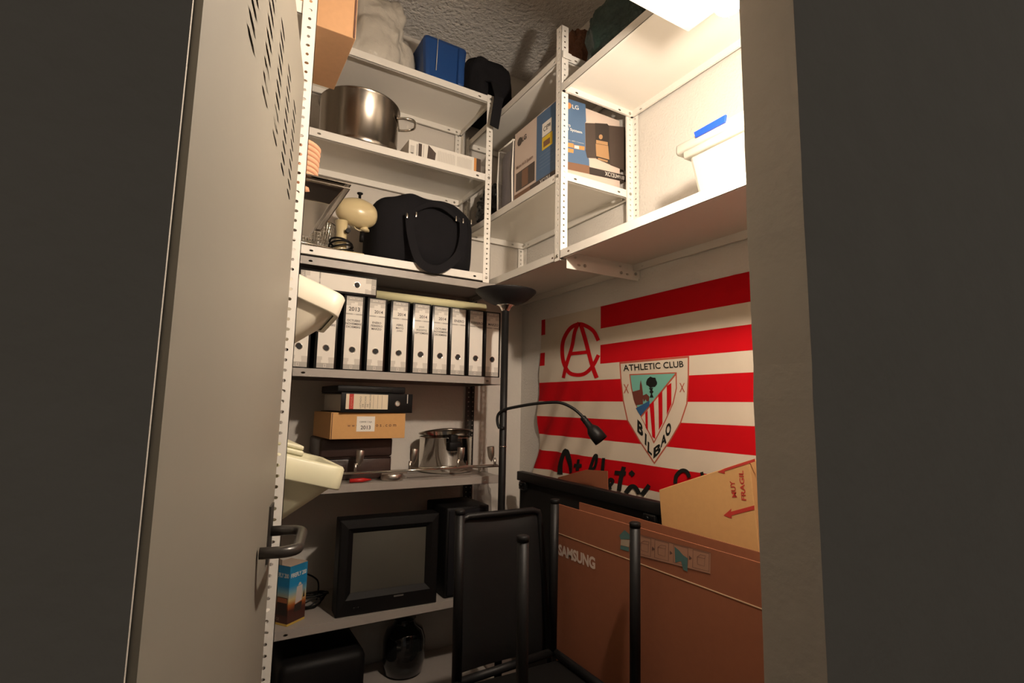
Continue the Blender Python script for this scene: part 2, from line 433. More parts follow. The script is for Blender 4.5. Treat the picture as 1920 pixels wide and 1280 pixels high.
post(ru, RX1, yS+.002, rzb-.040, H+1.60, -1, 1, white)
post(ru, RX0, 2.588, rzb-.035, H+1.50, 1, -1, white); post(ru, RX1, 2.588, rzb-.035, H+1.50, -1, -1, white)
post(ru, RX0, .598, rzb-.04, H+1.36, 1, 1, white); post(ru, RX1, .598, rzb-.04, H+1.36, -1, 1, white)
mb = MB()                                             # tie plate under the joint of the two bays
perf_strip(mb, (RX0+.012, yS-.03, rzb-.078), (1, 0, 0), (0, 0, 1), (0, -1, 0), RX1-RX0-.014, .042, 0, .006, only=[.06, RX1-RX0-.075])
mb.build('tie_plate', white, ru)
mb = MB(); mb.prism([(RX0+.0, yS-.012, rzt1-.036), (RX0+.0, yS-.012, rzt1-.006), (RX0+.045, yS-.012, rzt1-.01), (RX0+.040, yS-.012, rzt1-.022), (RX0+.045, yS-.012, rzt1-.036)], (0, .002, 0))
mb.build('bracket', white, ru)
bolts(ru, [((RX0+.10, yS-.032, rzb-.056), (0, -1, 0)), ((RX1-.10, yS-.032, rzb-.056), (0, -1, 0)), ((RX1-.02, yS-.034, rzb-.05), (0, -1, 0)),
           ((RX0, yS+.017, rzb-.02), (-1, 0, 0)), ((RX0+.02, yS, rzb-.02), (0, -1, 0)), ((RX0, yS+.017, rzm-.018), (-1, 0, 0)),
           ((RX1-.018, yS-.004, rzt2-.018), (0, -1, 0)), ((RX1-.018, yS-.004, rzm-.018), (0, -1, 0)), ((RX1-.02, 2.55, rzm-.018), (0, -1, 0)), ((RX1-.02, 2.55, rzb-.018), (0, -1, 0))])

# white unit along the left wall, seen end-on behind the door
LX0, LX1, LY0, LY1 = -.225, .1875, 1.373, 2.12
lu = thing('shelving_unit', ((LX0+LX1)/2, (LY0+LY1)/2, 0), 'white slotted-angle shelving along the left wall, its front post beside the open door', 'shelving unit', 'white slotted-angle shelving')
lz = [H+z for z in (-1.15, -.50, .03, .538, 1.044)]
for z in lz: shelf(lu, LX0+.003, LX1-.003, LY0+.003, LY1-.003, z, white)
for x, sx in ((LX0, 1), (LX1, -1)):
    for y, sy in ((LY0, 1), (LY1, -1)): post(lu, x, y, 0, H+1.75, sx, sy, white)

# ------------------------------------------------------------------ light bulb and the board it hangs under
bd = Vector((1.10, .93, H+1.05))
brd = MB(); brd.bbox((.74, Y1, bd.z), (bd.x, bd.y, bd.z+.018), .002)
tag(brd.build('wall_board', mat('board_paint', (.45, .42, .38), .7), origin=(.92, .75, bd.z)), 'white board fixed over the doorway, brightly lit from below by the bulb', 'board')
lamp = thing('light_bulb', BULB_POS, 'glowing bare bulb hanging under the white board beside the door jamb', 'light bulb')
mb = MB(); bx, by, bz = BULB_POS
mb.lathe([(0.0005, -BULB_R)]+[(BULB_R*math.sin(t), -BULB_R*math.cos(t)) for t in [math.pi*k/14 for k in range(1, 11)]]+[(.016, .032), (.0135, .042)], BULB_POS, 24)
mb.build('glass', emit('bulb_glow', (1.0, .85, .70), BULB_STRENGTH), lamp)
mb = MB(); mb.lathe([(.0135, .042), (.0135, .06), (.02, .062), (.02, .10), (.006, .105), (.006, bd.z-bz-.0005)], BULB_POS, 16); mb.build('socket', plasticw, lamp)

# ------------------------------------------------------------------ ring binders on the grey shelf
bz0 = gz[3]+.0005; BY = 2.207; BH = .315; BW = .086
def ribbon_box(mb, x0, x1, z0, z1, y, m): mb.add([(x0, y, z0), (x1, y, z0), (x1, y, z1), (x0, y, z1)], [(0, 1, 2, 3)], m)
def make_binder():
    t = bpy.data.objects.new('ring_binder', None); C.objects.link(t); t.empty_display_size = .05
    mb = MB(); mb.bbox((0, 0, 0), (BW, .004, BH), .0018); mb.bbox((0, .002, 0), (.003, .285, BH), .001); mb.bbox((BW-.003, .002, 0), (BW, .285, BH), .001)
    mb.build('cover', blackgl, t)
    mb = MB(); mb.box((.005, .02, .004), (BW-.006, .275, BH-.016)); mb.build('paper_block', paper, t)
    mb = MB(); l, r = .010, BW-.009; y = -.0008
    mb.prism([(l, 0, .004), (r, 0, .004), (r, 0, BH-.006), (l, 0, BH-.006)], (0, y, 0), 0)
    y -= .0004; wd = r-l
    ribbon_box(mb, l, r, .004, .024, y, 1)                               # printed foot band
    for k, (a, b, c_) in enumerate(((0, .25, 1), (.25, .68, 2), (.68, 1, 1))):
        ribbon_box(mb, l+wd*a, l+wd*b, .024, .036+.0*k, y, 2 if k != 1 else 0)
    for a, b, z0, z1 in ((0, .3, .036, .05), (.66, 1, .036, .048)): ribbon_box(mb, l+wd*a, l+wd*b, z0, z1, y, 2)
    ribbon_box(mb, l, r, BH-.024, BH-.006, y, 1)                         # printed head band
    for a, b, z0, z1 in ((0, .28, BH-.045, BH-.024), (.28, .5, BH-.034, BH-.024), (.70, 1, BH-.042, BH-.024), (.5, .7, BH-.029, BH-.024)): ribbon_box(mb, l+wd*a, l+wd*b, z0, z1, y, 2)
    for a, b in ((0, .4), (.62, 1)): ribbon_box(mb, l+wd*a, l+wd*b, .232, .2375, y, 1)
    ribbon_box(mb, l+wd*.4, l+wd*.62, .2325, .237, y, 2)
    stroke = lambda pts, w_: [mb.add([(q.x, y-.0002, q.y) for q in qq], [(0, 1, 2, 3)], 0) for qq in stroke2(pts, w_)]
    stroke([(.038, .008), (.038, .020), (.046, .020), (.046, .008), (.038, .008)], .0016)
    lab = mb.build('spine_label', [paper, papg, papg2], t)
    mb = MB(); put_text(mb, 'pardo', (.022, y-.0003, BH-.019), (1, 0, 0), (0, 0, 1), height=.009, bold=.02); put_text(mb, 'Light', (.049, y-.0003, BH-.019), (1, 0, 0), (0, 0, 1), height=.009)
    mb.build('print', paper, lab)
    mb = MB(); cx, cz = BW*.5, .085
    Mx = T(cx, y, cz) @ Matrix.Rotation(math.pi/2, 4, 'X')
    mb.lathe([(.0108, .0), (.0125, .0012), (.0138, .0012), (.0145, 0)], (0, 0, 0), 24, M=Mx); mb.build('finger_ring', chrome, t)
    mb = MB(); mb.lathe([(.0001, .0006), (.0120, .0006)], (0, 0, 0), 24, M=Mx); mb.build('finger_hole', holem, t)
    return t
proto = make_binder()
lefts = [(540, 690), (592, 692), (642, 694), (686.5, 696), (731, 698), (773, 699.5), (810, 701), (844, 703), (878, 704), (909.6, 706)]
years = [None, None, '2013', '2014', '2014', '2014', '2014', None, None, None]
mon = [None, ['JULIO', 'AGOSTO', 'SEPTIEMBRE'], ['OCTUBRE', 'NOVIEMBRE', 'DICIEMBRE'], ['ENERO', 'FEBRERO', 'MARZO'], ['ABRIL', 'MAYO', 'JUNIO'], ['JULIO', 'AGOSTO', 'SEPTIEMBRE'], ['OCTUBRE', 'NOVIEMBRE', 'DICIEMBRE'], None, None, None]
head = {7: 'ENERO', 8: 'FEBRERO', 9: 'MARZO'}
blab = ['upright white-labelled binder at the far left of the row, half behind the white post',
        'upright white-labelled binder second from the left, under the white plastic bin',
        'upright white-labelled binder marked 2013 in large figures',
        'upright binder marked 2014 for January to March, right beside the 2013 one',
        'upright binder marked 2014 for April to June, fifth from the left',
        'upright binder marked 2014 for July to September, sixth from the left',
        'upright binder marked 2014 for October to December, seventh from the left',
        'upright white-labelled binder headed ENERO, third from the right end',
        'upright white-labelled binder headed FEBRERO, second from the right end',
        'upright white-labelled binder headed MARZO, at the right end beside the lamp pole']
prevx = .2
for i, p in enumerate(lefts):
    t = proto if i == 0 else copy_tree(proto)
    x = max(ony(p, BY).x-.010, prevx+.001); prevx = x+BW
    t.location = (x, BY, bz0); tag(t, blab[i], 'binder', 'ring binders standing on the grey shelf')
    lab = [c_ for c_ in t.children if c_.name.startswith('spine_label')][0]
    y = BY-.0016; off = wloc(lab)
    def lab_print(name, s_, dx, dz, h_, bold):
        mb = MB(); put_text(mb, s_, (x+dx, y, bz0+dz), (1, 0, 0), (0, 0, 1), height=h_, bold=bold, align='C')
        mb.build(name, inkg, lab)
    if years[i]: lab_print('year_print', years[i], .043+(.006 if i != 2 else 0), .2475, .0175 if i == 2 else .0135, .015)
    if mon[i]:
        for k, s_ in enumerate(mon[i]): lab_print('month_print', s_, .043, .203-.0135*k, .0088, .01)
    if i in head: lab_print('month_print', head[i], .045, .2465, .0115, .012)
# the binder lying flat on top of the row
t = copy_tree(proto); tag(t, 'ring binder lying flat on top of the upright binders, label facing out', 'binder', 'ring binders lying flat')
xr = ony((706, 540), BY).x
t.rotation_euler = (0, math.radians(-90), 0); t.location = (xr, BY-.002, bz0+BH+.001)
# pale roll behind it
mb = MB(); zt = bz0+BH+.0005
a = ony((702, 560), 2.23).x; b = ony((912, 572), 2.23).x
mb.tube([(a, 2.25, zt+.021), (b, 2.25, zt+.021)], .021, 16)
tag(mb.build('paper_roll', paleyel, origin=(a, 2.25, zt)), 'pale yellow roll lying along the tops of the upright binders', 'roll')

# ------------------------------------------------------------------ middle grey shelf: stack of folders, boxes, steel pot, spot rail
sz = gz[2]+.0005
def cbox(name, px_bl, px_br, y, z0, h, d, m, label, cat, rot=0, group=None):
    A = ony(px_bl, y); B = ony(px_br, y); return A.x, B.x
# leather case
lx0, lx1 = ony((598, 880), 2.29).x, ony((735, 872), 2.29).x; lh = ony((600, 822), 2.29).z-sz
lc = thing('leather_case', ((lx0+lx1)/2, 2.4, sz), 'dark brown leather case at the bottom of the folder stack', 'case')
mb = MB(); mb.bbox((lx0, 2.303, sz), (lx1, 2.54, sz+lh*.52), .008); mb.build('body', leather, lc)
mb = MB(); mb.bbox((lx0-.002, 2.30, sz+lh*.53), (lx1+.002, 2.542, sz+lh), .012); mb.build('lid', leather, lc)
mb = MB(); mb.tube([(lx0+.005, 2.299, sz+lh*.525), (lx1-.005, 2.299, sz+lh*.525)], .0025, 6); mb.build('seam_piping', leather, lc)
mb = MB(); mb.bbox((lx0+.02, 2.2995, sz+.02), (lx0+.11, 2.304, sz+lh*.4), .003); mb.build('pocket', leather, lc)
# cardboard archive box
c0 = thing('archive_box', ((lx0+lx1)/2, 2.4, sz+lh), 'tan cardboard box with a 2013 sticker between the leather case and the binder', 'box')
cz0 = sz+lh+.001; bx0 = ony((618, 817), 2.215).x; bx1 = ony((761, 813), 2.215).x; ch = ony((620, 773), 2.215).z-cz0
Mb = T(bx0, 2.215, 0) @ Rz(math.radians(3)) @ T(-bx0, -2.215, 0)
mb = MB(); mb.box((bx0, 2.215, cz0), (bx1, 2.50, cz0+ch), 0, Mb); mb.build('carton', card2, c0, bevel=.0015)
mb = MB(); mb.box((bx0+.004, 2.2138, cz0+.001), (bx0+.0065, 2.2155, cz0+ch-.002), 0, Mb); mb.build('flap_edge', brownprint, c0)
mb = MB(); mb.box((bx0+.105, 2.2136, cz0+ch*.28), (bx0+.182, 2.2149, cz0+ch*.86), 0, Mb); stk = mb.build('sticker', paper, c0)
mb = MB(); put_text(mb, '2013', Mb @ Vector((bx0+.1435, 2.2132, cz0+ch*.36)), Mb.to_3x3() @ Vector((1, 0, 0)), (0, 0, 1), height=.016, align='C', bold=.012)
put_text(mb, 'CIERRE CAJA', Mb @ Vector((bx0+.1435, 2.2132, cz0+ch*.60)), Mb.to_3x3() @ Vector((1, 0, 0)), (0, 0, 1), height=.0085, align='C'); o = mb.build('print', inkg, c0)
mb = MB(); put_text(mb, 'w w w', Mb @ Vector((bx0+.068, 2.2141, cz0+ch*.46)), Mb.to_3x3() @ Vector((1, 0, 0)), (0, 0, 1), height=.008)
put_text(mb, 'o s . c o m', Mb @ Vector((bx0+.187, 2.2141, cz0+ch*.46)), Mb.to_3x3() @ Vector((1, 0, 0)), (0, 0, 1), height=.010); mb.build('print', brownprint, c0)
# black lever-arch file on it
fz = cz0+ch+.001; fx0 = ony((638, 770), 2.20).x; fx1 = ony((777, 768), 2.20).x; fh = ony((640, 735), 2.20).z-fz
bf = thing('lever_arch_file', ((fx0+fx1)/2, 2.35, fz), 'black lever-arch file lying flat with a red and cream handwritten label', 'binder', 'ring binders lying flat')
Mb = T(fx0, 2.2, 0) @ Rz(math.radians(5)) @ T(-fx0, -2.2, 0)
mb = MB(); mb.bbox((fx0, 2.20, fz), (fx1, 2.204, fz+fh), .0015, 0, Mb); mb.bbox((fx0, 2.20, fz), (fx1, 2.48, fz+.003), .001, 0, Mb); mb.bbox((fx0, 2.20, fz+fh-.003), (fx1, 2.48, fz+fh), .001, 0, Mb); mb.build('cover', black, bf)
mb = MB(); mb.box((fx0+.012, 2.21, fz+.005), (fx1-.02, 2.475, fz+fh-.008), 0, Mb); mb.build('paper_block', papg2, bf)
L = fx1-fx0; u_ = Mb.to_3x3() @ Vector((1, 0, 0))
mb = MB(); mb.box((fx0+L*.062, 2.1988, fz+fh*.17), (fx0+L*.635, 2.2002, fz+fh*.93), 0, Mb); mb.build('spine_label', mat('cream_label', (.72, .62, .46), .75), bf)
mb = MB(); mb.box((fx0+L*.105, 2.1982, fz+fh*.17), (fx0+L*.162, 2.199, fz+fh*.93), 0, Mb)
o = mb.build('label_band', redink, bf)
mb = MB(); put_text(mb, 'DEMSA', Mb @ Vector((fx0+L*.148, 2.1979, fz+fh*.24)), (0, 0, 1), -u_, width=fh*.55, height=L*.028); mb.build('print', mat('pale_red_print', (.6, .2, .13), .7), bf)
mb = MB()
for k, (s_, wf) in enumerate((('LISTADO', .6), ('DE', .16), ('PRECIOS', .6), ('DE', .16), ('FABRICANTES', .72))):
    put_text(mb, s_, Mb @ Vector((fx0+L*(.265+.033*k), 2.1984, fz+fh*(.22+(.06 if wf < .3 else 0)))), (0, 0, 1), -u_, width=fh*wf, height=L*.021)
for k in range(3): mb.box((fx0+L*(.43+.06*k), 2.1983, fz+fh*.2), (fx0+L*(.4325+.06*k), 2.1987, fz+fh*.9), 0, Mb)
mb.build('handwriting', inkg, bf)
Mx = Mb @ T(fx0+L*.775, 2.1995, fz+fh*.48) @ Matrix.Rotation(math.pi/2, 4, 'X')
mb = MB(); mb.lathe([(.0085, .0), (.0095, .0018), (.0118, .0018), (.0128, 0)], (0, 0, 0), 24, M=Mx); mb.build('finger_ring', chrome, bf)
mb = MB(); mb.lathe([(.0001, .0008), (.0088, .0008)], (0, 0, 0), 20, M=Mx); mb.build('finger_hole', paper, bf)
mb = MB(); mb.box((fx0+L*.915, 2.1985, fz+fh*.5), (fx0+L*.927, 2.2002, fz+fh*.98), 0, Mb); mb.build('corner_strip', papg2, bf)
# thin black folder on top
pz = fz+fh+.001; px0 = ony((632, 738), 2.21).x; px1 = ony((761, 740), 2.21).x; ph = .028
pf = thing('document_folder', ((px0+px1)/2, 2.35, pz), 'thin black folder topping the stack, just under the binder shelf', 'folder')
Mb = T(px0, 2.21, 0) @ Rz(math.radians(2)) @ T(-px0, -2.21, 0)
mb = MB(); mb.bbox((px0, 2.21, pz), (px1, 2.49, pz+ph), .004, 0, Mb); mb.build('cover', black, pf)
mb = MB(); mb.box((px0+.003, 2.2085, pz+ph*.25), (px1-.06, 2.2105, pz+ph*.55), 0, Mb); mb.build('spine_strip', blackgl, pf)

# steel stock pot with a glass lid
P = ony((843, 872), 2.36); pr_ = .108; ph_ = ony((843, 802), 2.36).z - P.z
P.x += .012
pot = thing('stock_pot', (P.x, 2.448, sz), 'small steel pot with tilted lid and black handle on the lower grey shelf', 'pot')
pc = (P.x, 2.448, sz)
hh = .165
mb = MB(); mb.lathe([(.118, 0), (.128, .006), (.130, .012), (.130, hh), (.133, hh+.003), (.129, hh+.003), (.127, hh-.002), (.126, .012), (.001, .01)], pc, 48); mb.build('body', chrome, pot)
ML = T(pc[0], pc[1], sz+hh+.024) @ Matrix.Rotation(math.radians(-9), 4, 'X')
mb = MB(); mb.lathe([(.001, .018), (.05, .015), (.1, .008), (.134, .001), (.134, -.003), (.128, -.004)], (0, 0, 0), 48, M=ML); mb.build('lid', steel, pot)
mb = MB(); mb.bbox((pc[0]-.055, pc[1]-.170, sz+hh-.055), (pc[0]+.012, pc[1]-.129, sz+hh-.012), .008); mb.bbox((pc[0]-.04, pc[1]-.15, sz+hh-.03), (pc[0]+.0, pc[1]-.11, sz+hh+.02), .006); mb.build('handle', black, pot)

# halogen rail with four spot heads and a round base
rail = thing('spotlight_rail', (.95, 2.24, sz), 'steel spotlight rail with four cone heads lying along the lower grey shelf', 'light rail')
zr = sz+.035
def fr(px): return ony(px, 2.235)
mb = MB()
A = fr((640, 886)); B = fr((933, 880)); zA = sz+.040
mb.tube([(A.x, 2.222, zA), (B.x, 2.222, zA)], .0045, 8); mb.tube([(ony((763,884),2.26).x, 2.240, zA+.004), (B.x, 2.240, zA+.004)], .0045, 8); mb.build('rod', chrome, rail)
mb = MB(); q = ony((735, 896), 2.245); mb.lathe([(.045, 0), (.047, .003), (.047, .024), (.044, .028), (.001, .028)], (q.x, 2.252, sz), 40); mb.build('ceiling_base', nickel, rail)
mb = MB(); mb.box((q.x-.055, 2.216, sz+.029), (q.x+.055, 2.250, sz+.0345)); mb.build('mount_bar', nickel, rail)
for i, (px, lean) in enumerate((((665, 884), 12), ((767, 882), 10), ((857, 880), 4), ((926, 879), -14))):
    b_ = fr(px); x = b_.x
    mb = MB(); mb.tube([(x, 2.23, zA-.002), (x, 2.23, zA+.038)], .006, 10); stem = mb.build('stem', nickel, rail)
    M_ = T(x+(.012 if i < 3 else -.018), 2.23, zA+.022) @ Matrix.Rotation(math.radians(lean*.4), 4, 'Y')
    mb = MB(); mb.lathe([(.001, 0), (.009, .009), (.0145, .025), (.0168, .045), (.0172, .068), (.0165, .0695), (.0155, .066), (.001, .056)], (0, 0, 0), 24, M=M_); mb.build('spot_head', nickel, rail)
mb = MB(); qq = fr((668, 897)); mb.tube([(qq.x-.03, 2.225, sz+.009), (qq.x+.02, 2.222, sz+.010), (qq.x+.06, 2.235, sz+.008)], [.008, .009, .003], 10)
tag(mb.build('screwdriver_handle', redpl, origin=(qq.x, 2.225, sz)), 'red plastic tool handle under the left end of the spotlight rail', 'tool')
# small glass bulb standing beside the pot
b_ = ony((899, 876), 2.33); mb = MB(); mb.lathe([(.006, 0), (.0075, .004), (.0085, .012), (.0085, .022), (.005, .030), (.0005, .032)], (b_.x, 2.33, sz), 16)
tag(mb.build('halogen_capsule', mat('small_bulb_glass', (.55, .52, .45), .1, alpha=.5), origin=(b_.x, 2.33, sz)), 'tiny clear bulb standing between the steel pot and the last spot head', 'bulb')

# ------------------------------------------------------------------ television shelf
tz = gz[1]+.0005
tv = thing('television', (.74, 2.38, tz), 'old black tube television with dark grey screen on the lowest visible shelf', 'television')
tx0, tx1, th_ = .527, .945, .372; ty = 2.212
Mt = T(.735, 2.3, 0) @ Rz(math.radians(-3.0)) @ T(-.735, -2.3, 0)
sx0, sx1, sz0, sz1 = tx0+.055, tx1-.055, tz+.085, tz+th_-.055
mb = MB()
def frame(mb, o, i, y0, y1, m=0, M=None):
    (a, b, c_, d), (e, f, g, h) = o, i
    vs = [(a, y0, c_), (b, y0, c_), (b, y0, d), (a, y0, d), (e, y1, g), (f, y1, g), (f, y1, h), (e, y1, h)]
    mb.add(vs, [(k, (k+1) % 4, 4+(k+1) % 4, 4+k) for k in range(4)], m, False, M)
frame(mb, (tx0+.006, tx1-.006, tz+.006, tz+th_-.006), (sx0-.022, sx1+.022, sz0-.022, sz1+.022), ty, ty-.004, 0, Mt)
frame(mb, (sx0-.022, sx1+.022, sz0-.022, sz1+.022), (sx0, sx1, sz0, sz1), ty-.004, ty+.014, 0, Mt)
frame(mb, (tx0, tx1, tz, tz+th_), (tx0+.006, tx1-.006, tz+.006, tz+th_-.006), ty+.006, ty, 0, Mt)
prof = [(ty+.006, 0, 0), (ty+.09, 0, 0), (ty+.17, .03, .02), (ty+.34, .09, .075)]
for (y0, i0, j0), (y1, i1, j1) in zip(prof, prof[1:]):
    frame(mb, (tx0+i0, tx1-i0, tz+j0*.15, tz+th_-j0), (tx0+i1, tx1-i1, tz+j1*.15, tz+th_-j1), y0, y1, 0, Mt)
y0, i0, j0 = prof[-1]; mb.add([(tx0+i0, y0, tz+j0*.15), (tx1-i0, y0, tz+j0*.15), (tx1-i0, y0, tz+th_-j0), (tx0+i0, y0, tz+th_-j0)], [(0, 1, 2, 3)], 0, False, Mt)
mb.build('cabinet', black, tv, bevel=.003)
mb = MB(); n = 12; vs = []
for j in range(n+1):
    for i in range(n+1):
        a, b = i/n*2-1, j/n*2-1
        vs.append((sx0+(a+1)/2*(sx1-sx0), ty+.013-.012*(1-a*a)*(1-b*b)-.0, sz0+(b+1)/2*(sz1-sz0)))
mb.add(vs, [(j*(n+1)+i, j*(n+1)+i+1, (j+1)*(n+1)+i+1, (j+1)*(n+1)+i) for j in range(n) for i in range(n)], 0, True, Mt); mb.build('screen', crtglass, tv)
for k in range(2):
    mb = MB(); Mx = Mt @ T(tx0+.07+.016*k, ty, tz+.03) @ Matrix.Rotation(math.pi/2, 4, 'X'); mb.lathe([(.005, 0), (.005, .004), (.001, .005)], (0, 0, 0), 14, M=Mx); mb.build('button', blackgl, tv)
mb = MB(); mb.box(((sx0+sx1)/2+.02, ty-.0065, tz+.052), ((sx0+sx1)/2+.06, ty-.004, tz+.058), 0, Mt); mb.build('badge', mat('tv_badge', (.10, .09, .08), .4), tv)
# black cabinet speaker right of the television
spk = thing('loudspeaker', (1.09, 2.38, tz), 'black box loudspeaker between the television and the lamp pole', 'loudspeaker')
mb = MB(); mb.bbox((.985, 2.225, tz), (1.20, 2.47, tz+.385), .008); mb.build('cabinet', black, spk)
mb = MB(); mb.bbox((.995, 2.2175, tz+.012), (1.19, 2.226, tz+.373), .003); mb.build('grille', blackmat, spk)
# coiled cables left of the television
cab = MB(); cx, cy = ony((590, 1140), 2.36).x-.025, 2.41
for k in range(5):
    rr = .055+.007*k; pts = [(cx+rr*1.0*math.cos(a)+.01*math.sin(3*a+k), cy+rr*math.sin(a)*.8, tz+.006+.006*k+.028*max(0, math.sin(a+k*.7))) for a in [2*math.pi*j/28 for j in range(29)]]
    cab.tube(pts, .0032, 6, cap=False)
cab.tube(smooth2([(cx+.04, cy, tz+.02), (cx+.05, cy+.06, tz+.08), (cx-.02, cy+.1, tz+.11), (cx-.07, cy+.06, tz+.09)], 6), .0035, 6)
tag(cab.build('cable_coil', black, origin=(cx, cy, tz)), 'loose coil of black cable between the lantern carton and the television', 'cable')

# printed lantern carton at the shelf's left front
vf = onz((537, 1175), tz); vr = onz((577, 1156), tz); e1 = vr-vf; e1.z = 0
wb = .088; e1 = e1.normalized()*wb
e2 = Vector((-e1.y, e1.x, 0)).normalized()*wb
hb = ony((551, 1062), vf.y).z-tz
if vf.y < 2.206: vf.y = 2.206
lb = thing('lantern_carton', tuple((vf+(e1+e2)/2)), 'small blue and brown printed lantern carton turned cornerwise beside the cables', 'box')
nm = bpy.data.materials.new('printed_sunset'); nm.use_nodes = True; nt = nm.node_tree; bb = nt.nodes['Principled BSDF']; bb.inputs['Roughness'].default_value = .45
tc = nt.nodes.new('ShaderNodeTexCoord'); sp = nt.nodes.new('ShaderNodeSeparateXYZ'); mr = nt.nodes.new('ShaderNodeMapRange'); cr = nt.nodes.new('ShaderNodeValToRGB')
mr.inputs['From Max'].default_value = hb; nt.links.new(tc.outputs['Object'], sp.inputs[0]); nt.links.new(sp.outputs['Z'], mr.inputs[0]); nt.links.new(mr.outputs[0], cr.inputs[0]); nt.links.new(cr.outputs[0], bb.inputs['Base Color'])
el = cr.color_ramp.elements; el[0].position = 0; el[0].color = (.05, .018, .012, 1); el[1].position = 1; el[1].color = (.02, .20, .38, 1)
for p_, c_ in ((.25, (.07, .02, .014, 1)), (.34, (.38, .10, .02, 1)), (.43, (.55, .42, .18, 1)), (.55, (.20, .38, .46, 1)), (.66, (.015, .22, .46, 1))):
    e_ = el.new(p_); e_.color = c_
mb = MB(); b0 = [vf, vf+e1, vf+e1+e2, vf+e2]
mb.prism([p_+Vector((0, 0, .008)) for p_ in b0], (0, 0, hb-.008)); mb.build('carton', nm, lb)
mb = MB(); mb.prism([p_+Vector((0, 0, .0)) for p_ in b0], (0, 0, .0079)); mb.build('base_trim', mat('yellow_trim', (.55, .38, .07), .6), lb)
mb = MB(); top = [p_+Vector((0, 0, hb+.0004)) for p_ in b0]; mb.prism(top, (0, 0, .0012)); mb.prism([top[3], top[0]*.5+top[3]*.5, top[0]*.5+top[3]*.5+Vector((0, 0, .02)), top[3]+Vector((0, 0, .028))], e1.normalized()*.001); mb.build('top_flap', mat('inner_carton', (.42, .33, .26), .8), lb)
n1 = Vector((e1.y, -e1.x, 0)).normalized(); n2 = -e1.normalized()
for P0, ux, nn in ((vf, e1.normalized(), n1), (vf+e2, -e2.normalized(), n2)):
    z_ = Vector((0, 0, 1)); Q = lambda a, b, o=.0006: P0+ux*(a*wb)+z_*(b*hb)+nn*o
    mb = MB(); put_text(mb, 'FIREFLY 200', Q(.06, .80), ux, z_, width=wb*.88, height=hb*.075, bold=.02); mb.build('print', paper, lb)
    if nn is n1:
        mb = MB(); mb.add([Q(.38, .33), Q(.76, .36), Q(.76, .63), Q(.44, .62)], [(0, 1, 2, 3)]); mb.add([Q(.50, .63), Q(.70, .64), Q(.64, .68), Q(.56, .68)], [(0, 1, 2, 3)]); mb.build('lantern_picture', mat('lantern_glass_print', (.55, .49, .45), .5), lb)
        mb = MB(); mb.add([Q(.34, .20), Q(.74, .20), Q(.78, .34), Q(.36, .32)], [(0, 1, 2, 3)]); mb.add([Q(.80, .40), Q(.92, .40), Q(.87, .55)], [(0, 1, 2)]); mb.build('lantern_base_picture', lgdark2, lb)
    else:
        mb = MB(); mb.add([Q(.35, .17), Q(.95, .17), Q(.95, .47), Q(.35, .47)], [(0, 1, 2, 3)]); mb.build('picture_panel', lgdark2, lb)
        mb = MB(); mb.add([Q(.38, .38, .001), Q(.93, .38, .001), Q(.93, .46, .001), Q(.38, .46, .001)], [(0, 1, 2, 3)]); mb.build('picture_sky', mat('picture_orange', (.35, .12, .05), .5), lb)
        mb = MB(); put_text(mb, 'CE', Q(.35, .08, .001), ux, z_, height=hb*.045); mb.build('print', beigeprint, lb)

# bag hanging behind the television, dark things on the bottom shelf
q = ony((912, 935), 2.45)
mb = MB(); mb.blob((q.x, 2.50, tz+.26), (.045, .05, .26), .25, 3, 5, 4, floor=tz)
tag(mb.build('plastic_bag', bagclear2, origin=(q.x, 2.5, tz)), 'crumpled clear plastic bag standing behind the television beside the lamp pole', 'bag')
fz0 = gz[0]+.0005
mb = MB(); q = ony((770, 1215), 2.35)
mb.lathe([(.06, 0), (.085, .01), (.095, .06), (.095, .15), (.08, .19), (.05, .21), (.045, .23), (.05, .235), (.001, .235)], (q.x, 2.44, fz0), 32)
tag(mb.build('glass_jar', glassdark, origin=(q.x, 2.44, fz0)), 'glossy black jar on the bottom shelf under the television', 'jar')
mb = MB(); mb.bbox((.33, 2.24, fz0), (.66, 2.53, fz0+.22), .03)
tag(mb.build('tool_case', black, origin=(.5, 2.4, fz0)), 'black case in the dark on the bottom shelf at left', 'case')

# ------------------------------------------------------------------ floor lamp with bowl and reading arm
LXp, LYp = 1.119, 1.97
fl = thing('floor_lamp', (LXp, LYp, 0), 'black floor lamp with upward bowl shade and bent reading arm before the corner', 'floor lamp')
ztop = H+.497; zb_ = H+.412
mb = MB(); mb.lathe([(.13, 0), (.135, .006), (.13, .018), (.03, .026), (.02, .03), (.001, .03)], (LXp, LYp, 0), 40); mb.build('base', blackmetal, fl)
mb = MB(); mb.lathe([(.0155, .028), (.0155, zb_), (.001, zb_)], (LXp, LYp, 0), 20); pole = mb.build('pole', blackmetal, fl)
mb = MB(); mb.lathe([(.0162, H-.175), (.0162, H-.170)], (LXp, LYp, 0), 20); mb.build('joint_ring', steel, pole)
mb = MB(); mb.lathe([(.014, zb_-.004), (.018, zb_), (.026, zb_+.016), (.040, zb_+.022), (.040, zb_+.024), (.001, zb_+.024)], (LXp, LYp, 0), 32); mb.build('neck', chrome, fl)
mb = MB(); R_ = .1335
pr1 = [(.03, zb_+.022), (.062, zb_+.030), (.095, zb_+.047), (.118, zb_+.066), (R_, ztop-.004), (R_, ztop), (R_-.003, ztop), (.113, zb_+.070), (.09, zb_+.052), (.058, zb_+.035), (.001, zb_+.027)]
mb.lathe(pr1, (LXp, LYp, 0), 56); mb.build('bowl_shade', mat('black_lamp_shade', (.008, .0075, .008), .5, spec=.3), fl)
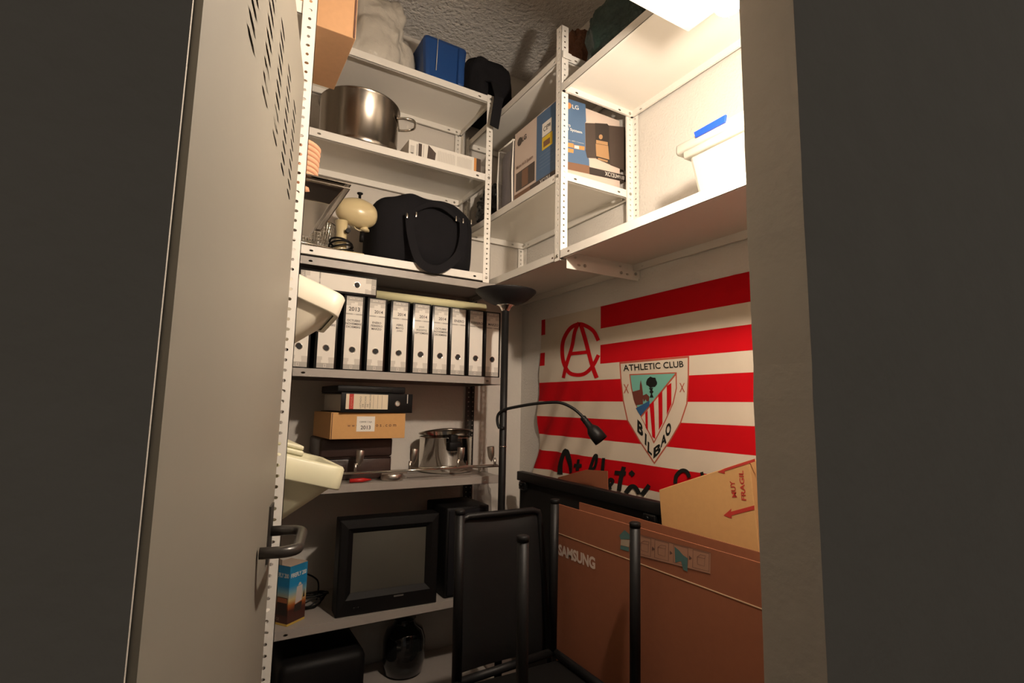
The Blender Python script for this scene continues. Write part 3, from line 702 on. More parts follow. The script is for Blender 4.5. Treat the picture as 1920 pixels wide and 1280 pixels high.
# arm: hooks from behind the pole then swings out towards the doorway
hp = Vector((LXp, LYp, 0)); hd = Vector((1.345, 1.66, 0)); ad = (hd-hp).normalized(); an = Vector((ad.y, -ad.x, 0))
def onarm(p): return onplane(p, (LXp, LYp-.03, H), an)
pts = [onarm(p) for p in ((936, 803), (933, 795), (932, 784), (935, 775), (945, 768), (965, 763), (1000, 757), (1035, 754), (1055, 756), (1075, 766), (1089, 778), (1094, 784))]
mb = MB(); mb.tube(smooth2(pts, 4), .0062, 10); mb.build('arm', blackmetal, fl)
mb = MB(); mb.tube([(LXp, LYp-.012, pts[0].z+.002), pts[0]+Vector((0, -.004, 0))], .008, 10); mb.build('arm_clamp', blackmetal, fl)
a, b = onarm((1091, 781)), onarm((1127, 826)); d = (b-a); L = d.length; d.normalize()
Mh = Matrix.Translation(a) @ d.to_track_quat('Z', 'Y').to_matrix().to_4x4()
mb = MB(); mb.lathe([(.008, 0), (.0125, .004), (.0125, .012), (.0112, .014), (.0125, .016), (.0125, .026), (.0112, .028), (.0125, .03), (.014, .05), (.019, .056), (.026, .068), (.0285, .09), (.0285, L), (.0265, L), (.024, .072), (.001, .066)], (0, 0, 0), 28, M=Mh); sh = mb.build('reading_head', blackmetal, fl)
mb = MB(); mb.lathe([(.001, .083), (.012, .08), (.016, .072)], (0, 0, 0), 16, M=Mh); mb.build('reading_bulb', papg2, sh)

# ------------------------------------------------------------------ flag on the right wall
def fold(y, z):
    zz = z-H; k = max(0, (y-1.7)/.7); low = max(0, min(1, (.25-zz)/.6))
    d = .0055 + .004*math.sin(y*5+1)*.5 + .020*k*low*(1+math.sin(y*38+zz*20))+.0025*math.exp(-((y-1.16)/.012)**2) + .002*math.sin(zz*11+y*3) + .006*max(0, min(1, (-.1-zz)/.4))*(1+math.sin(y*21-zz*6))
    return XW - .004 - max(.003, d)
FY0, FY1 = 2.385, .63
def flag_pt(y, z, o=0): return Vector((fold(y, z)-o, y, z))
def fpx(p, o=.0009):
    q = onx(p, XW-.012); return flag_pt(q.y, q.z, o)
flag = thing('flag', (XW-.01, 1.5, H-.05), 'red and white striped flag with a football club crest pinned to the wall', 'flag')
redz = [(.47, .365), (.288, .20), (.126, .027), (-.052, -.147), (-.228, -.325), (-.405, -.50)]
zbr = [.47, .365, .288, .20, .126, .027, -.052, -.147, -.228, -.325, -.405, -.50, -.56]
ybr = [FY0, 2.345, 1.885]
yy = [FY0, 2.365, 2.345]+[2.345-(2.345-1.885)*k/24 for k in range(1, 25)]+[1.885-(1.885-FY1)*k/50 for k in range(1, 51)]
zz = []
for a, b in zip(zbr, zbr[1:]): zz += [a+(b-a)*k/5 for k in range(5)]
zz.append(zbr[-1])
vs = [flag_pt(y+.006*math.sin(z*9)*(1 if j < 2 else 0), H+z+.01*(max(0, (y-1.9))*max(0, -z))) for z in zz for j, y in enumerate(yy)]
mb = MB(); nw = len(yy)
for i in range(len(zz)-1):
    zm = (zz[i]+zz[i+1])/2
    for j in range(nw-1):
        ym = (yy[j]+yy[j+1])/2; isr = any(b < zm < a for a, b in redz)
        if ym > 1.885 and zm > .13:
            isr = ym > 2.345 and (.388 < zm < .47 or .22 < zm < .30) and isr
        mb.f.append([i*nw+j, i*nw+j+1, (i+1)*nw+j+1, (i+1)*nw+j]); mb.mi.append(1 if isr else 0); mb.sm.append(True)
mb.v = vs; mb.build('cloth', [flagwhite, flagred], flag)
def Z8(pts): return [(1140+x/5.565, 650+y/5.565) for x, y in pts]
def ZA(pts): return [(980+x/4.266, 500+y/4.266) for x, y in pts]
def ZB(pts): return [(980+x/4.266, 700+y/4.266) for x, y in pts]
def fan(mb, pts, fn, o, m=0, sub=6):
    """filled outline that follows the cloth"""
    P = []
    for i in range(len(pts)):
        a = Vector(pts[i]); b = Vector(pts[(i+1) % len(pts)])
        P += [a.lerp(b, k/sub) for k in range(sub)]
    c_ = sum(P, Vector((0, 0)))/len(P); n = len(P); rings = 6; V = [fn(c_, o)]
    for r_ in range(1, rings+1): V += [fn(c_.lerp(p, r_/rings), o) for p in P]
    F = [(0, 1+i, 1+(i+1) % n) for i in range(n)]
    for r_ in range(rings-1):
        for i in range(n): F.append((1+r_*n+i, 1+(r_+1)*n+i, 1+(r_+1)*n+(i+1) % n, 1+r_*n+(i+1) % n))
    mb.add(V, F, m)
outer = Z8([(115, 160), (845, 95), (841, 300), (825, 590), (760, 790), (640, 1000), (490, 1225), (330, 1000), (190, 770), (145, 560), (125, 350)])
def shrink(pts, k):
    c_ = sum((Vector(p) for p in pts), Vector((0, 0)))/len(pts); return [tuple(c_+(Vector(p)-c_)*k) for p in pts]
mb = MB(); fan(mb, outer, fpx, .0010); crest = mb.build('crest', crestline, flag)
mb = MB(); fan(mb, shrink(outer, .962), fpx, .0016); mb.build('crest_ground', flagwhite, crest)
inner = Z8([(220, 285), (715, 265), (716, 430), (680, 590), (600, 770), (480, 1010), (340, 740), (270, 580), (235, 430)])
mb = MB(); fan(mb, inner, fpx, .0022); mb.build('shield_border', crestline, crest)
mb = MB(); fan(mb, Z8([(704, 300), (706, 430), (670, 585), (592, 765), (481, 985), (345, 735)]), fpx, .0028); mb.build('shield_ground', flagwhite, crest)
mb = MB(); fan(mb, Z8([(232, 297), (700, 278), (335, 722), (282, 580), (247, 430)]), fpx, .0028); mb.build('shield_sky', teal, crest)
for st in ([(385, 690), (410, 660), (415, 880), (390, 840)], [(430, 600), (475, 565), (495, 960), (462, 940)], [(522, 505), (565, 458), (568, 800), (530, 870)], [(612, 410), (660, 375), (660, 600), (612, 715)]):
    mb = MB(); fan(mb, Z8(st), fpx, .0034); mb.build('shield_stripe', flagred, crest)
mb = MB(); fan(mb, Z8([(285, 640), (360, 600), (430, 560), (430, 610), (335, 722)]), fpx, .0032); mb.build('river', crestblue, crest)
mb = MB(); fan(mb, Z8([(248, 470), (330, 447), (362, 470), (362, 598), (288, 610), (265, 555)]), fpx, .0034); fan(mb, Z8([(328, 470), (331, 400), (341, 345), (353, 400), (362, 480)]), fpx, .0036); fan(mb, Z8([(355, 510), (400, 490), (430, 520), (425, 565), (400, 570), (390, 545), (372, 575)]), fpx, .0036); mb.build('church', crestbrown, crest)
mb = MB(); fan(mb, Z8([(455+58*math.cos(t)*(1+.1*math.sin(5*t)), 370+56*math.sin(t)*(1+.1*math.cos(7*t))) for t in [2*math.pi*k/14 for k in range(14)]]), fpx, .0038, sub=2)
fan(mb, Z8([(425, 430), (470, 428), (462, 450), (475, 470), (458, 490), (475, 530), (432, 530), (447, 490), (430, 470), (445, 450)]), fpx, .0038, sub=2); mb.build('oak_tree', crestblack, crest)
def flag_text(s, c0, ang, h, wd, m, parent, name, o=.003, scale=5.565, base=(1140, 650), bold=0, shear=0):
    vs, fs, asp = text2d(s, bold); ca, sa = math.cos(math.radians(ang)), math.sin(math.radians(ang)); mb = MB(); V = []
    for a, b in vs:
        x, y = (a-.5)*wd, -(b-.5)*h; y += shear*x
        V.append(fpx((base[0]+(c0[0]+x*ca-y*sa)/scale, base[1]+(c0[1]+x*sa+y*ca)/scale), o))
    mb.add(V, fs); return mb.build(name, m, parent)
flag_text('ATHLETIC CLUB', (473, 200), -4, 66, 630, crestblack, crest, 'lettering', bold=.012)
for x, y in ((187, 437), (772, 425)): flag_text('X', (x, y), 0, 95, 55, crestline, crest, 'lettering')
for ch_, x, y, sh_, h, wd in (('B', 333, 850, 1.0, 130, 62), ('I', 393, 965, 1.2, 120, 18), ('L', 440, 1060, .9, 110, 50), ('B', 518, 1078, -.85, 110, 75), ('A', 582, 972, -.95, 110, 62), ('O', 629, 862, -.55, 130, 58)):
    flag_text(ch_, (x, y), 0, h, wd, crestblack, crest, 'lettering', bold=.04, shear=sh_)
mb = MB()
def fstroke(mb, pts, wd, o=.0012):
    for q in stroke2([tuple(p) for p in pts], wd): mb.add([fpx(p, o) for p in q], [(0, 1, 2, 3)])
fstroke(mb, smooth2(ZA([(600, 590), (560, 515), (495, 470), (440, 458), (375, 490), (325, 570), (310, 650), (322, 760), (365, 840), (430, 865), (500, 850), (560, 790), (603, 705)]), 4), 7.2)
fstroke(mb, smooth2(ZA([(445, 445), (410, 520), (388, 640), (345, 790), (325, 888)]), 4), 6.8, .0018)
fstroke(mb, smooth2(ZA([(455, 450), (500, 600), (545, 760), (590, 888)]), 4), 7.6, .0018)
fstroke(mb, ZA([(380, 695), (525, 680)]), 6.5, .002); mb.build('monogram', flagred, flag)
mb = MB()
for pts, wd in (([(322, 805), (335, 700), (366, 612), (382, 690), (396, 795)], 6.5), ([(420, 735), (492, 735)], 6.5), ([(458, 685), (462, 775)], 6.5), ([(540, 770), (575, 665), (592, 660), (580, 740), (545, 775)], 5), ([(655, 675), (652, 780)], 7),
                ([(745, 790), (832, 797)], 7), ([(815, 745), (795, 840), (785, 935)], 8), ([(865, 810), (890, 785)], 9), ([(715, 925), (700, 870), (715, 842), (735, 860), (705, 900)], 5), ([(835, 955), (870, 905), (905, 910), (935, 960)], 8), ([(955, 970), (1020, 890)], 8),
                ([(1232, 880), (1240, 815), (1280, 775), (1320, 785), (1340, 830)], 7), ([(1430, 805), (1455, 798)], 7)):
    mb = MB(); fstroke(mb, smooth2(ZB(pts), 6), wd, .0045); mb.build('brush_lettering', crestblack, flag)

# ------------------------------------------------------------------ lower right: black board, cartons, chairs
PX_ = 1.44
a = onx((972, 888), PX_); b = onx((1233, 933), PX_); zt = (a.z+b.z)/2
hbd = thing('leaning_board', (PX_+.02, 1.85, 0), 'black board with a metal top rail standing before the flag', 'board')
mb = MB(); mb.box((PX_+.004, b.y-.05, .0), (PX_+.024, a.y-.015, zt-.03)); mb.build('panel', mat('black_board', (.010, .009, .008), .6, spec=.3), hbd)
mb = MB(); mb.bbox((PX_-.012, b.y-.08, zt-.045), (PX_+.026, a.y, zt), .004); mb.build('top_rail', blackmetal, hbd)
for y in (a.y-.06, b.y+.03):
    mb = MB(); mb.bbox((PX_-.018, y-.03, zt-.085), (PX_+.002, y+.03, zt-.046), .004); mb.tube([(PX_-.02, y, zt-.06), (PX_-.03, y, zt-.06)], .009, 10); mb.build('hinge', blackgl, hbd)
mb = MB(); mb.bbox((PX_+.02, a.y+.0, .0), (PX_+.05, a.y+.02, zt-.02), .003); mb.build('end_frame', blackmetal, hbd)
q0, q1 = onx((1062, 890), 1.50), onx((1138, 883), 1.50); q2 = onx((1143, 918), 1.50)
mb = MB(); mb.prism([(1.50, q0.y+.07, zt-.5), (1.50, q2.y, zt-.5), (1.50, q1.y, q1.z), (1.50, (q0.y+q1.y)/2, q1.z-.01), (1.50, q0.y+.07, q0.z-.02)], (.004, 0, 0))
tag(mb.build('cardboard_sheet', cardr, origin=(1.5, q1.y, zt-.5)), 'brown cardboard sheet poking up between the black board and the flag', 'cardboard')

# big appliance carton with open flaps
SX = 1.115; sbx = thing('appliance_carton', (1.2, 1.1, 0), 'large brown appliance carton with white lettering and open flaps behind the chair', 'box')
tl, trr = onx((1045, 945), SX), onx((1411, 1050), SX); cl, cr_ = onx((1045, 1003), SX), onx((1411, 1128), SX)
ztop_, zcr = (tl.z+trr.z)/2, (cl.z+cr_.z)/2; ysl, ysr = tl.y, .60; SX2 = 1.30
mb = MB(); t_ = .005
mb.box((SX, ysr, 0), (SX+t_, ysl, zcr)); mb.box((SX2-t_, ysr, 0), (SX2, ysl, zcr)); mb.box((SX+t_, ysl-t_, 0), (SX2-t_, ysl, zcr)); mb.box((SX+t_, ysr, 0), (SX2-t_, ysr+t_, zcr)); mb.box((SX, ysr, .0), (SX2, ysl, .005))
mb.build('carton', cardr, sbx)
mb = MB(); mb.prism([(SX, ysl, zcr+.0005), (SX, ysr, zcr+.0005), (SX, ysr, ztop_), (SX, ysl, ztop_)], (.004, 0, 0)); fl1 = mb.build('flap', cardr, sbx)
mb = MB(); mb.box((SX-.0008, ysr, zcr-.0012), (SX+.001, ysl, zcr+.0012)); mb.build('crease', cardedge, sbx)
zf = onx((1087, 941), SX2).z; yf = onx((1087, 941), SX2).y
mb = MB(); mb.prism([(SX2, yf, zcr), (SX2, ysr, zcr), (SX2, ysr, zf-.005), (SX2, yf, zf)], (-.004, 0, 0)); mb.build('flap', cardr, sbx)
fs_ = lambda p: onx(p, SX-.0006)
mb = MB(); text_px(mb, 'SAMSUNG', (1046.5, 1040), (1115.5, 1068), 21, fs_, 0, .045); mb.build('lettering', mat('pale_print', (.62, .48, .40), .8), sbx)
ZC5 = lambda pts: [(1150+x/7.356, 970+y/7.356) for x, y in pts]
mb = MB(); poly_px(mb, ZC5([(80, 245), (150, 170), (225, 235), (225, 300), (95, 300)]), fs_); mb.build('arrow_print', tealprint, fl1)
mb = MB(); poly_px(mb, ZC5([(95, 382), (212, 410), (212, 470), (90, 435)]), fs_); mb.build('arrow_print', tealprint, fl1)
mb = MB(); poly_px(mb, ZC5([(100, 302), (222, 310), (212, 405), (96, 378)]), fs_); mb.build('arrow_panel', beigeprint, fl1)
fs2 = lambda p: onx(p, SX-.001)
def boxpx(x0, y0, x1, y1, sl=.255): return ZC5([(x0, y0), (x1, y0+(x1-x0)*sl), (x1-5, y1+(x1-x0)*sl), (x0-5, y1)])
mb = MB(); poly_px(mb, boxpx(330, 230, 1340, 520), fs_); mb.build('pictogram_panel', mat('pictogram_ground', (.36, .175, .105), .85), fl1)
for k, (x0, x1) in enumerate(((345, 515), (570, 760), (830, 1025), (1095, 1320))):
    y0 = 248+(x0-345)*.255; mb = MB()
    stroke_px(mb, boxpx(x0, y0, x1, y0+245), .9, fs2, 0, True)
    if k == 2: poly_px(mb, ZC5([(840, 400), (900, 450), (960, 520), (1020, 560), (1020, 745), (960, 720), (930, 600), (850, 620)]), fs2, 1)
    else:
        xm = (x0+x1)/2; ym = y0+150+22
        stroke_px(mb, ZC5([(xm-55, ym-70), (xm+50, ym-45), (xm+45, ym+60), (xm-50, ym+30), (xm-55, ym-70)]), .7, fs2)
        stroke_px(mb, ZC5([(xm-55, ym-70), (xm-10, ym-100), (xm+60, ym-85), (xm+50, ym-45)]), .7, fs2)
    if k < 3: poly_px(mb, ZC5([(x1+15, y0+150), (x1+55, y0+190), (x1+15, y0+205)]), fs2)
    mb.build('pictogram', [brownprint, tealprint], fl1)
mb = MB(); stroke_px(mb, boxpx(330, 230, 1340, 520), .8, fs2, 0, True); mb.build('pictogram_frame', brownprint, fl1)

# tilted carton reading MUY FRAGIL
KX = 1.318
k0, k1 = onx((1235, 918), KX), onx((1411, 860), KX); kd = (k1-k0).normalized(); kn = Vector((0, -kd.z, kd.y)); kn = kn if kn.z < 0 else -kn
kb = thing('fragile_carton', tuple(k0+kn*.3), 'tan carton tilted behind the big brown one, marked MUY FRAGIL in red', 'box')
Lk, Hk = .36, .46
bl = onx((1241, 996), KX); kn2 = (bl-k0); kn2 = kn2.normalized()
c4 = [k0, k0+kd*Lk, k0+kd*Lk+kn2*Hk, k0+kn2*Hk]
mb = MB(); mb.prism(c4, (.10, 0, 0)); mb.build('carton', card2, kb, bevel=.002)
fk = lambda p: onx(p, KX-.0008)
mb = MB(); ux = (fk((1381, 937))-fk((1372, 934)));
def vtext(mb, s, p0, p1, wpx):
    A, B = fk(p0), fk(p1); D = fk((p0[0]-wpx, p0[1])); ux = (B-A); wd = ux.length; ux.normalize(); uy = D-A; uy = uy-ux*uy.dot(ux); h = uy.length; uy.normalize()
    put_text(mb, s, A, ux, uy, wd, h, 0, .02)
mb = MB(); vtext(mb, 'MUY', (1381.5, 932), (1376.5, 901), 9); mb.build('lettering', redink, kb)
mb = MB(); vtext(mb, 'FRAGIL', (1399, 938), (1393, 882), 9); mb.build('lettering', redink, kb)
mb = MB(); poly_px(mb, [(1356, 966), (1371, 953), (1370, 959), (1414, 947), (1414, 955), (1371, 966), (1372, 972)], fk); mb.build('arrow_print', redink, kb)
mb = MB(); poly_px(mb, [(1345, 884.5), (1358, 878), (1415, 859.5), (1415, 865), (1358, 883), (1359, 888)], fk); mb.build('arrow_print', redink, kb)

# chairs: one upright, one stacked upside down on it
za = .455
def chair(name, label, group):
    return thing(name, (.9, 1.35, 0), label, 'chair', group)
ca = chair('chair', 'black padded chair standing upright, its backrest facing the doorway', 'stacked black chairs')
bpl, bpr = ony((866, 970), 1.59), ony((1013, 955), 1.59)
X0, X1 = bpl.x-.005, bpr.x+.0; zbt = (bpl.z+bpr.z)/2
mb = MB()
n = 10
def padmesh(x0, x1, z0, z1, y0, lean, th, mb):
    vs = []; N = 14
    for side in (0, 1):
        for j in range(N+1):
            for i in range(N+1):
                u_, v_ = i/N*2-1, j/N*2-1
                e = (1-abs(u_)**8)*(1-abs(v_)**8)
                z = z0+(z1-z0)*j/N; y = y0+lean*(z-z0)/(z1-z0)+(.012*(1-u_*u_))
                vs.append((x0+(x1-x0)*i/N+.018*(1-j/N)*u_*1.0, y+(-th/2*e if side == 0 else th/2*e), z))
    F = []
    K = (N+1)**2
    for j in range(N):
        for i in range(N):
            a = j*(N+1)+i; F.append((a, a+1, a+N+2, a+N+1)); F.append((K+a+N+1, K+a+N+2, K+a+1, K+a))
    mb.add(vs, F, 0, True)
padmesh(X0+.012, X1-.008, za+.03, zbt-.012, 1.552, .045, .026, mb); mb.build('backrest', mat('black_vinyl', (.008, .0075, .0075), .5, spec=.25, bump=.2, bscale=200, bdist=.001), ca)
mb = MB(); yb0, yb1 = 1.545, 1.595
pts = [(X0-.014, yb0+.02, 0.01), (X0-.012, yb0, za), (X0, yb1, zbt-.03), (X0+.006, yb1, zbt-.008), (X0+.03, yb1, zbt), (X1-.03, yb1, zbt), (X1-.006, yb1, zbt-.008), (X1, yb1, zbt-.03), (X1+.012, yb0, za), (X1+.012, yb0+.02, .01)]
mb.tube(pts, .0105, 10); mb.build('back_frame', blackmetal, ca)
mb = MB(); mb.bbox((X0-.012, 1.15, za-.03), (X1+.005, 1.53, za), .014); mb.build('seat', MATS['black_vinyl'], ca)
for x in (X0-.0, X1+.0):
    mb = MB(); mb.tube([(x, 1.18, 0), (x, 1.18, za-.03)], .0125, 10); mb.build('leg', blackmetal, ca)
cb = chair('chair', 'black chair stacked upside down, its four legs pointing up', 'stacked black chairs')
zl = H-.31; legs = [onz(p, zl) for p in ((980, 1003), (1190, 978), (862, 955), (1040, 935))]
zs0 = za+.002
for i, q in enumerate(legs):
    c_ = (legs[0]+legs[1]+legs[2]+legs[3])/4; bx_ = q.x + (c_.x-q.x)*.03; by_ = q.y
    mb = MB(); mb.tube([(bx_, by_, zs0+.045), (q.x, q.y, zl-.014)], .0145, 14); lg = mb.build('leg', blackmetal, cb)
    mb = MB(); mb.tube([(q.x, q.y, zl-.014), (q.x, q.y, zl-.002), (q.x, q.y, zl)], [.0155, .0155, .012], 14); mb.build('foot_cap', black, lg)
x0, x1 = legs[2].x-.01, legs[3].x+.01; y0, y1 = legs[0].y-.01, legs[2].y+.01
mb = MB(); mb.bbox((x0, y0, zs0), (x1, y1, zs0+.035), .012); mb.build('seat', mat('black_seat_board', (.007, .0065, .006), .5, spec=.25), cb)
mb = MB()
for p, q in (((legs[0].x, legs[0].y), (legs[1].x, legs[1].y)), ((legs[2].x, legs[2].y), (legs[3].x, legs[3].y)), ((legs[0].x, legs[0].y), (legs[2].x, legs[2].y)), ((legs[1].x, legs[1].y), (legs[3].x, legs[3].y))):
    mb.tube([(*p, zs0+.048), (*q, zs0+.048)], .0125, 10)
mb.build('seat_frame', blackmetal, cb)
mb = MB(); yk = y0-.03
mb.tube([(x0+.02, y0+.02, zs0+.04), (x0+.02, yk, zs0+.02), (x0+.02, yk-.02, zs0-.40), (x1-.02, yk-.02, zs0-.40), (x1-.02, yk, zs0+.02), (x1-.02, y0+.02, zs0+.04)], .011, 10); mb.build('back_frame', blackmetal, cb)
mb = MB(); mb.bbox((x0+.03, yk-.028, zs0-.39), (x1-.03, yk-.008, zs0-.12), .008); mb.build('backrest', MATS['black_vinyl'], cb)

# ------------------------------------------------------------------ things on the white unit above the grey one
# top shelf
tz3 = wz[2]+.0005
mb = MB(); mb.blob((.555, 2.42, tz3+.13), (.20, .15, .25), .30, 2.2, 11, 5, sq=.8, floor=tz3, fine=.05)
tag(mb.build('plastic_bag', bagclear, origin=(.60, 2.42, tz3)), 'crumpled pale plastic bag on the top left shelf beside the blue tub', 'bag')
bt = thing('plastic_tub', (.91, 2.42, tz3), 'blue plastic tub on the top left shelf between two bags', 'tub')
mb = MB(); x0, x1 = ony((778, 95), 2.36).x, ony((866, 150), 2.30).x; hz = .235
vs = [(x0+.02, 2.25, tz3), (x1-.015, 2.25, tz3), (x1-.015, 2.55, tz3), (x0+.02, 2.55, tz3), (x0, 2.235, tz3+hz), (x1, 2.235, tz3+hz), (x1, 2.57, tz3+hz), (x0, 2.57, tz3+hz)]
mb.add(vs, [(0, 3, 2, 1), (4, 5, 6, 7), (0, 1, 5, 4), (1, 2, 6, 5), (2, 3, 7, 6), (3, 0, 4, 7)]); mb.build('body', bluebox, bt, bevel=.022)
mb = MB(); mb.bbox((x1-.055, 2.226, tz3+.02), (x1-.02, 2.262, tz3+hz-.02), .006); mb.build('rib', bluebox, bt)
mb = MB(); mb.tube([(x0+.07, 2.232, tz3+hz+.004), (x0+.068, 2.238, tz3+.06)], .0018, 6); mb.build('cord', papg2, bt)
bb_ = thing('sports_bag', (1.02, 2.38, tz3), 'black bag slumped on the top left shelf with a strap hanging over the corner post', 'bag')
mb = MB(); mb.blob((1.185, 2.40, tz3+.115), (.14, .135, .175), .14, 2.1, 4, 5, sq=.62, floor=tz3); mb.build('body', blackmat, bb_)
def band(mb, pts, hw, th, m=0):
    """flat strap: pts list of (point, width direction)"""
    vs = []; n = len(pts)
    for i, (p, wdir) in enumerate(pts):
        p = Vector(p); wdir = Vector(wdir).normalized(); t = (Vector(pts[min(i+1, n-1)][0])-Vector(pts[max(i-1, 0)][0])).normalized(); nn = t.cross(wdir).normalized()
        vs += [p-wdir*hw-nn*th, p+wdir*hw-nn*th, p+wdir*hw+nn*th, p-wdir*hw+nn*th]
    F = [(i*4+k, i*4+(k+1) % 4, i*4+4+(k+1) % 4, i*4+4+k) for i in range(n-1) for k in range(4)]+[(3, 2, 1, 0), (n*4-4, n*4-3, n*4-2, n*4-1)]
    mb.add(vs, F, m)
s0, s1, s2 = ony((950, 150), 2.17), ony((935, 182), 2.15), ony((926, 238), 2.15)
mb = MB(); band(mb, [((1.15, 2.30, tz3+.13), (1, .4, 0)), ((1.17, 2.22, tz3+.09), (1, .2, 0)), (s1, (1, 0, -.1)), ((s1+s2)/2, (1, 0, -.15)), (s2, (1, 0, -.2))], .024, .003); mb.build('strap', blackmat, bb_)
# middle shelf: big stock pot and a flat white carton
tz2 = wz[1]+.0005
bp_ = thing('stock_pot', (.545, 2.395, tz2), 'large brushed steel stock pot with wire handle on the middle white shelf', 'pot')
R1 = .178; h1 = .245; pc = (.545, 2.392, tz2)
mb = MB(); mb.lathe([(R1-.025, 0), (R1-.01, .003), (R1-.002, .014), (R1, .03), (R1, h1), (R1+.008, h1+.004), (R1+.006, h1+.007), (R1-.003, h1), (R1-.004, .02), (.001, .015)], pc, 64); mb.build('body', steel, bp_)
Mr = T(*pc) @ Rz(math.radians(-22))
mb = MB(); mb.tube(smooth2([(R1-.002, -.055, h1-.055), (R1+.04, -.055, h1-.052), (R1+.072, -.04, h1-.048), (R1+.080, 0, h1-.046), (R1+.072, .04, h1-.048), (R1+.04, .055, h1-.052), (R1-.002, .055, h1-.055)], 5), .006, 10, M=Mr); mb.build('handle', chrome, bp_)
mb = MB(); mb.bbox((R1-.002, -.055, h1-.06), (R1+.003, .055, h1-.038), .001, 0, Mr); mb.build('handle_plate', steel, bp_)
wx0, wx1 = ony((766, 285), 2.235).x, ony((912, 322), 2.235).x; wh = ony((766, 260), 2.235).z-tz2; wh = max(.05, min(.09, wh))
wx1 = min(wx1, WX1-.045)
wc = thing('printed_carton', ((wx0+wx1)/2, 2.35, tz2), 'flat white printed carton on the middle white shelf right of the stock pot', 'box')
mb = MB(); mb.box((wx0, 2.238, tz2), (wx1, 2.50, tz2+wh)); mb.build('carton', paper, wc, bevel=.001)
fw_ = lambda a, b: Vector((wx0+(wx1-wx0)*a, 2.2372, tz2+wh*b))
def rect(name, a0, a1, b0, b1, m, sk=0):
    mb = MB(); mb.add([fw_(a0, b0), fw_(a1, b0), fw_(a1+sk, b1), fw_(a0+sk, b1)], [(0, 1, 2, 3)]); mb.build(name, m, wc)
rect('print_block', .02, .07, .25, .7, papg2); rect('print_block', .03, .06, .05, .3, papg2); rect('print_block', .10, .115, .05, .85, papg); rect('print_block', .125, .17, .05, .92, lgdark); rect('print_block', .185, .20, .05, .9, papg2)
mb = MB(); mb.add([fw_(.24, .03), fw_(.345, .03), fw_(.36, .62), fw_(.255, .98)], [(0, 1, 2, 3)]); mb.build('print_block', lgdark, wc)
for a0, a1 in ((.385, .63), (.655, .87)):
    mb = MB()
    for k in range(26):
        a = a0+(a1-a0)*k/26; mb.add([fw_(a, .12), fw_(a+(a1-a0)/60, .12), fw_(a+(a1-a0)/60, .86-.1*random.random()), fw_(a, .86-.1*random.random())], [(0, 1, 2, 3)])
    o = mb.build('small_print', papg2, wc); o['kind'] = 'stuff'
rect('print_band', .90, .935, 0.01, .99, lgorange); rect('print_band', .935, 1.0, .01, .99, lgdark)
# bottom shelf: mixer, duffel bag, strainer, ladle
tz1 = wz[0]+.0005
Ym = 2.29
def m_(p): return ony(p, Ym)
mx = thing('stand_mixer', (m_((645, 470)).x, Ym, tz1), 'cream stand mixer with black knob and coiled black cord beside the duffel bag', 'mixer')
c_ = m_((668, 399)); rx = (m_((706, 399)).x-m_((628, 399)).x)/2; rz = (m_((668, 372)).z-m_((668, 426)).z)/2
mb = MB(); vs = []; N = 28; K = 20
for i in range(N+1):
    t = math.pi*i/N; xx = -math.cos(t); rr = abs(math.sin(t))**.72*(1-.12*max(0, -xx))
    for k in range(K): a = 2*math.pi*k/K; vs.append((c_.x+xx*rx, Ym+rr*rz*.95*math.cos(a), c_.z+rr*rz*math.sin(a)-xx*.004))
mb.add(vs, [(i*K+k, i*K+(k+1) % K, (i+1)*K+(k+1) % K, (i+1)*K+k) for i in range(N) for k in range(K)], 0, True); mb.build('motor_head', cream, mx)
n0 = m_((645, 424)); n1_ = m_((640, 470))
mb = MB(); mb.tube([(n0.x-.012, Ym, n0.z+.02), (n0.x-.010, Ym, n0.z-.03), (n1_.x-.006, Ym, tz1+.04), (n1_.x-.006, Ym, tz1)], [.028, .022, .026, .032], 18); mb.build('column', cream, mx)
mb = MB(); mb.bbox((n1_.x-.06, Ym-.06, tz1), (n1_.x+.085, Ym+.06, tz1+.012), .005); mb.build('base', cream, mx)
k_ = m_((674, 372)); mb = MB(); mb.lathe([(.006, -.01), (.006, .016), (.013, .021), (.013, .025), (.001, .026)], (k_.x, Ym, k_.z), 16); mb.build('knob', black, mx)
k_ = m_((683, 426)); mb = MB(); mb.lathe([(.014, .014), (.016, -.004), (.022, -.012), (.022, -.018), (.001, -.02)], (k_.x, Ym, k_.z), 20); mb.build('beater_socket', cream, mx)
mb = MB(); g = [m_(p) for p in ((662, 421), (666, 428), (674, 432), (684, 431), (688, 424))]; mb.tube(smooth2(g, 4), .0025, 8); mb.build('guard_wire', cream, mx)
k_ = m_((677, 445)); mb = MB(); mb.tube([(k_.x, Ym-.01, k_.z+.022), (k_.x, Ym-.01, k_.z-.022)], .0105, 14); mb.build('beater_shaft', black, mx)
k_ = m_((648, 437)); mb = MB(); mb.tube([(k_.x, Ym-.026, k_.z), (k_.x, Ym-.045, k_.z)], .010, 12); mb.build('lock_knob', black, mx)
mb = MB()
for k in range(4):
    pts = [(n1_.x-.005+(.052-.002*k)*math.cos(a), Ym+(.05)*math.sin(a), tz1+.022+.011*k+.012*math.sin(a+1+k)) for a in [2*math.pi*j/24 for j in range(25)]]
    mb.tube(pts, .0042, 7, cap=False)
mb.build('cord', black, mx)
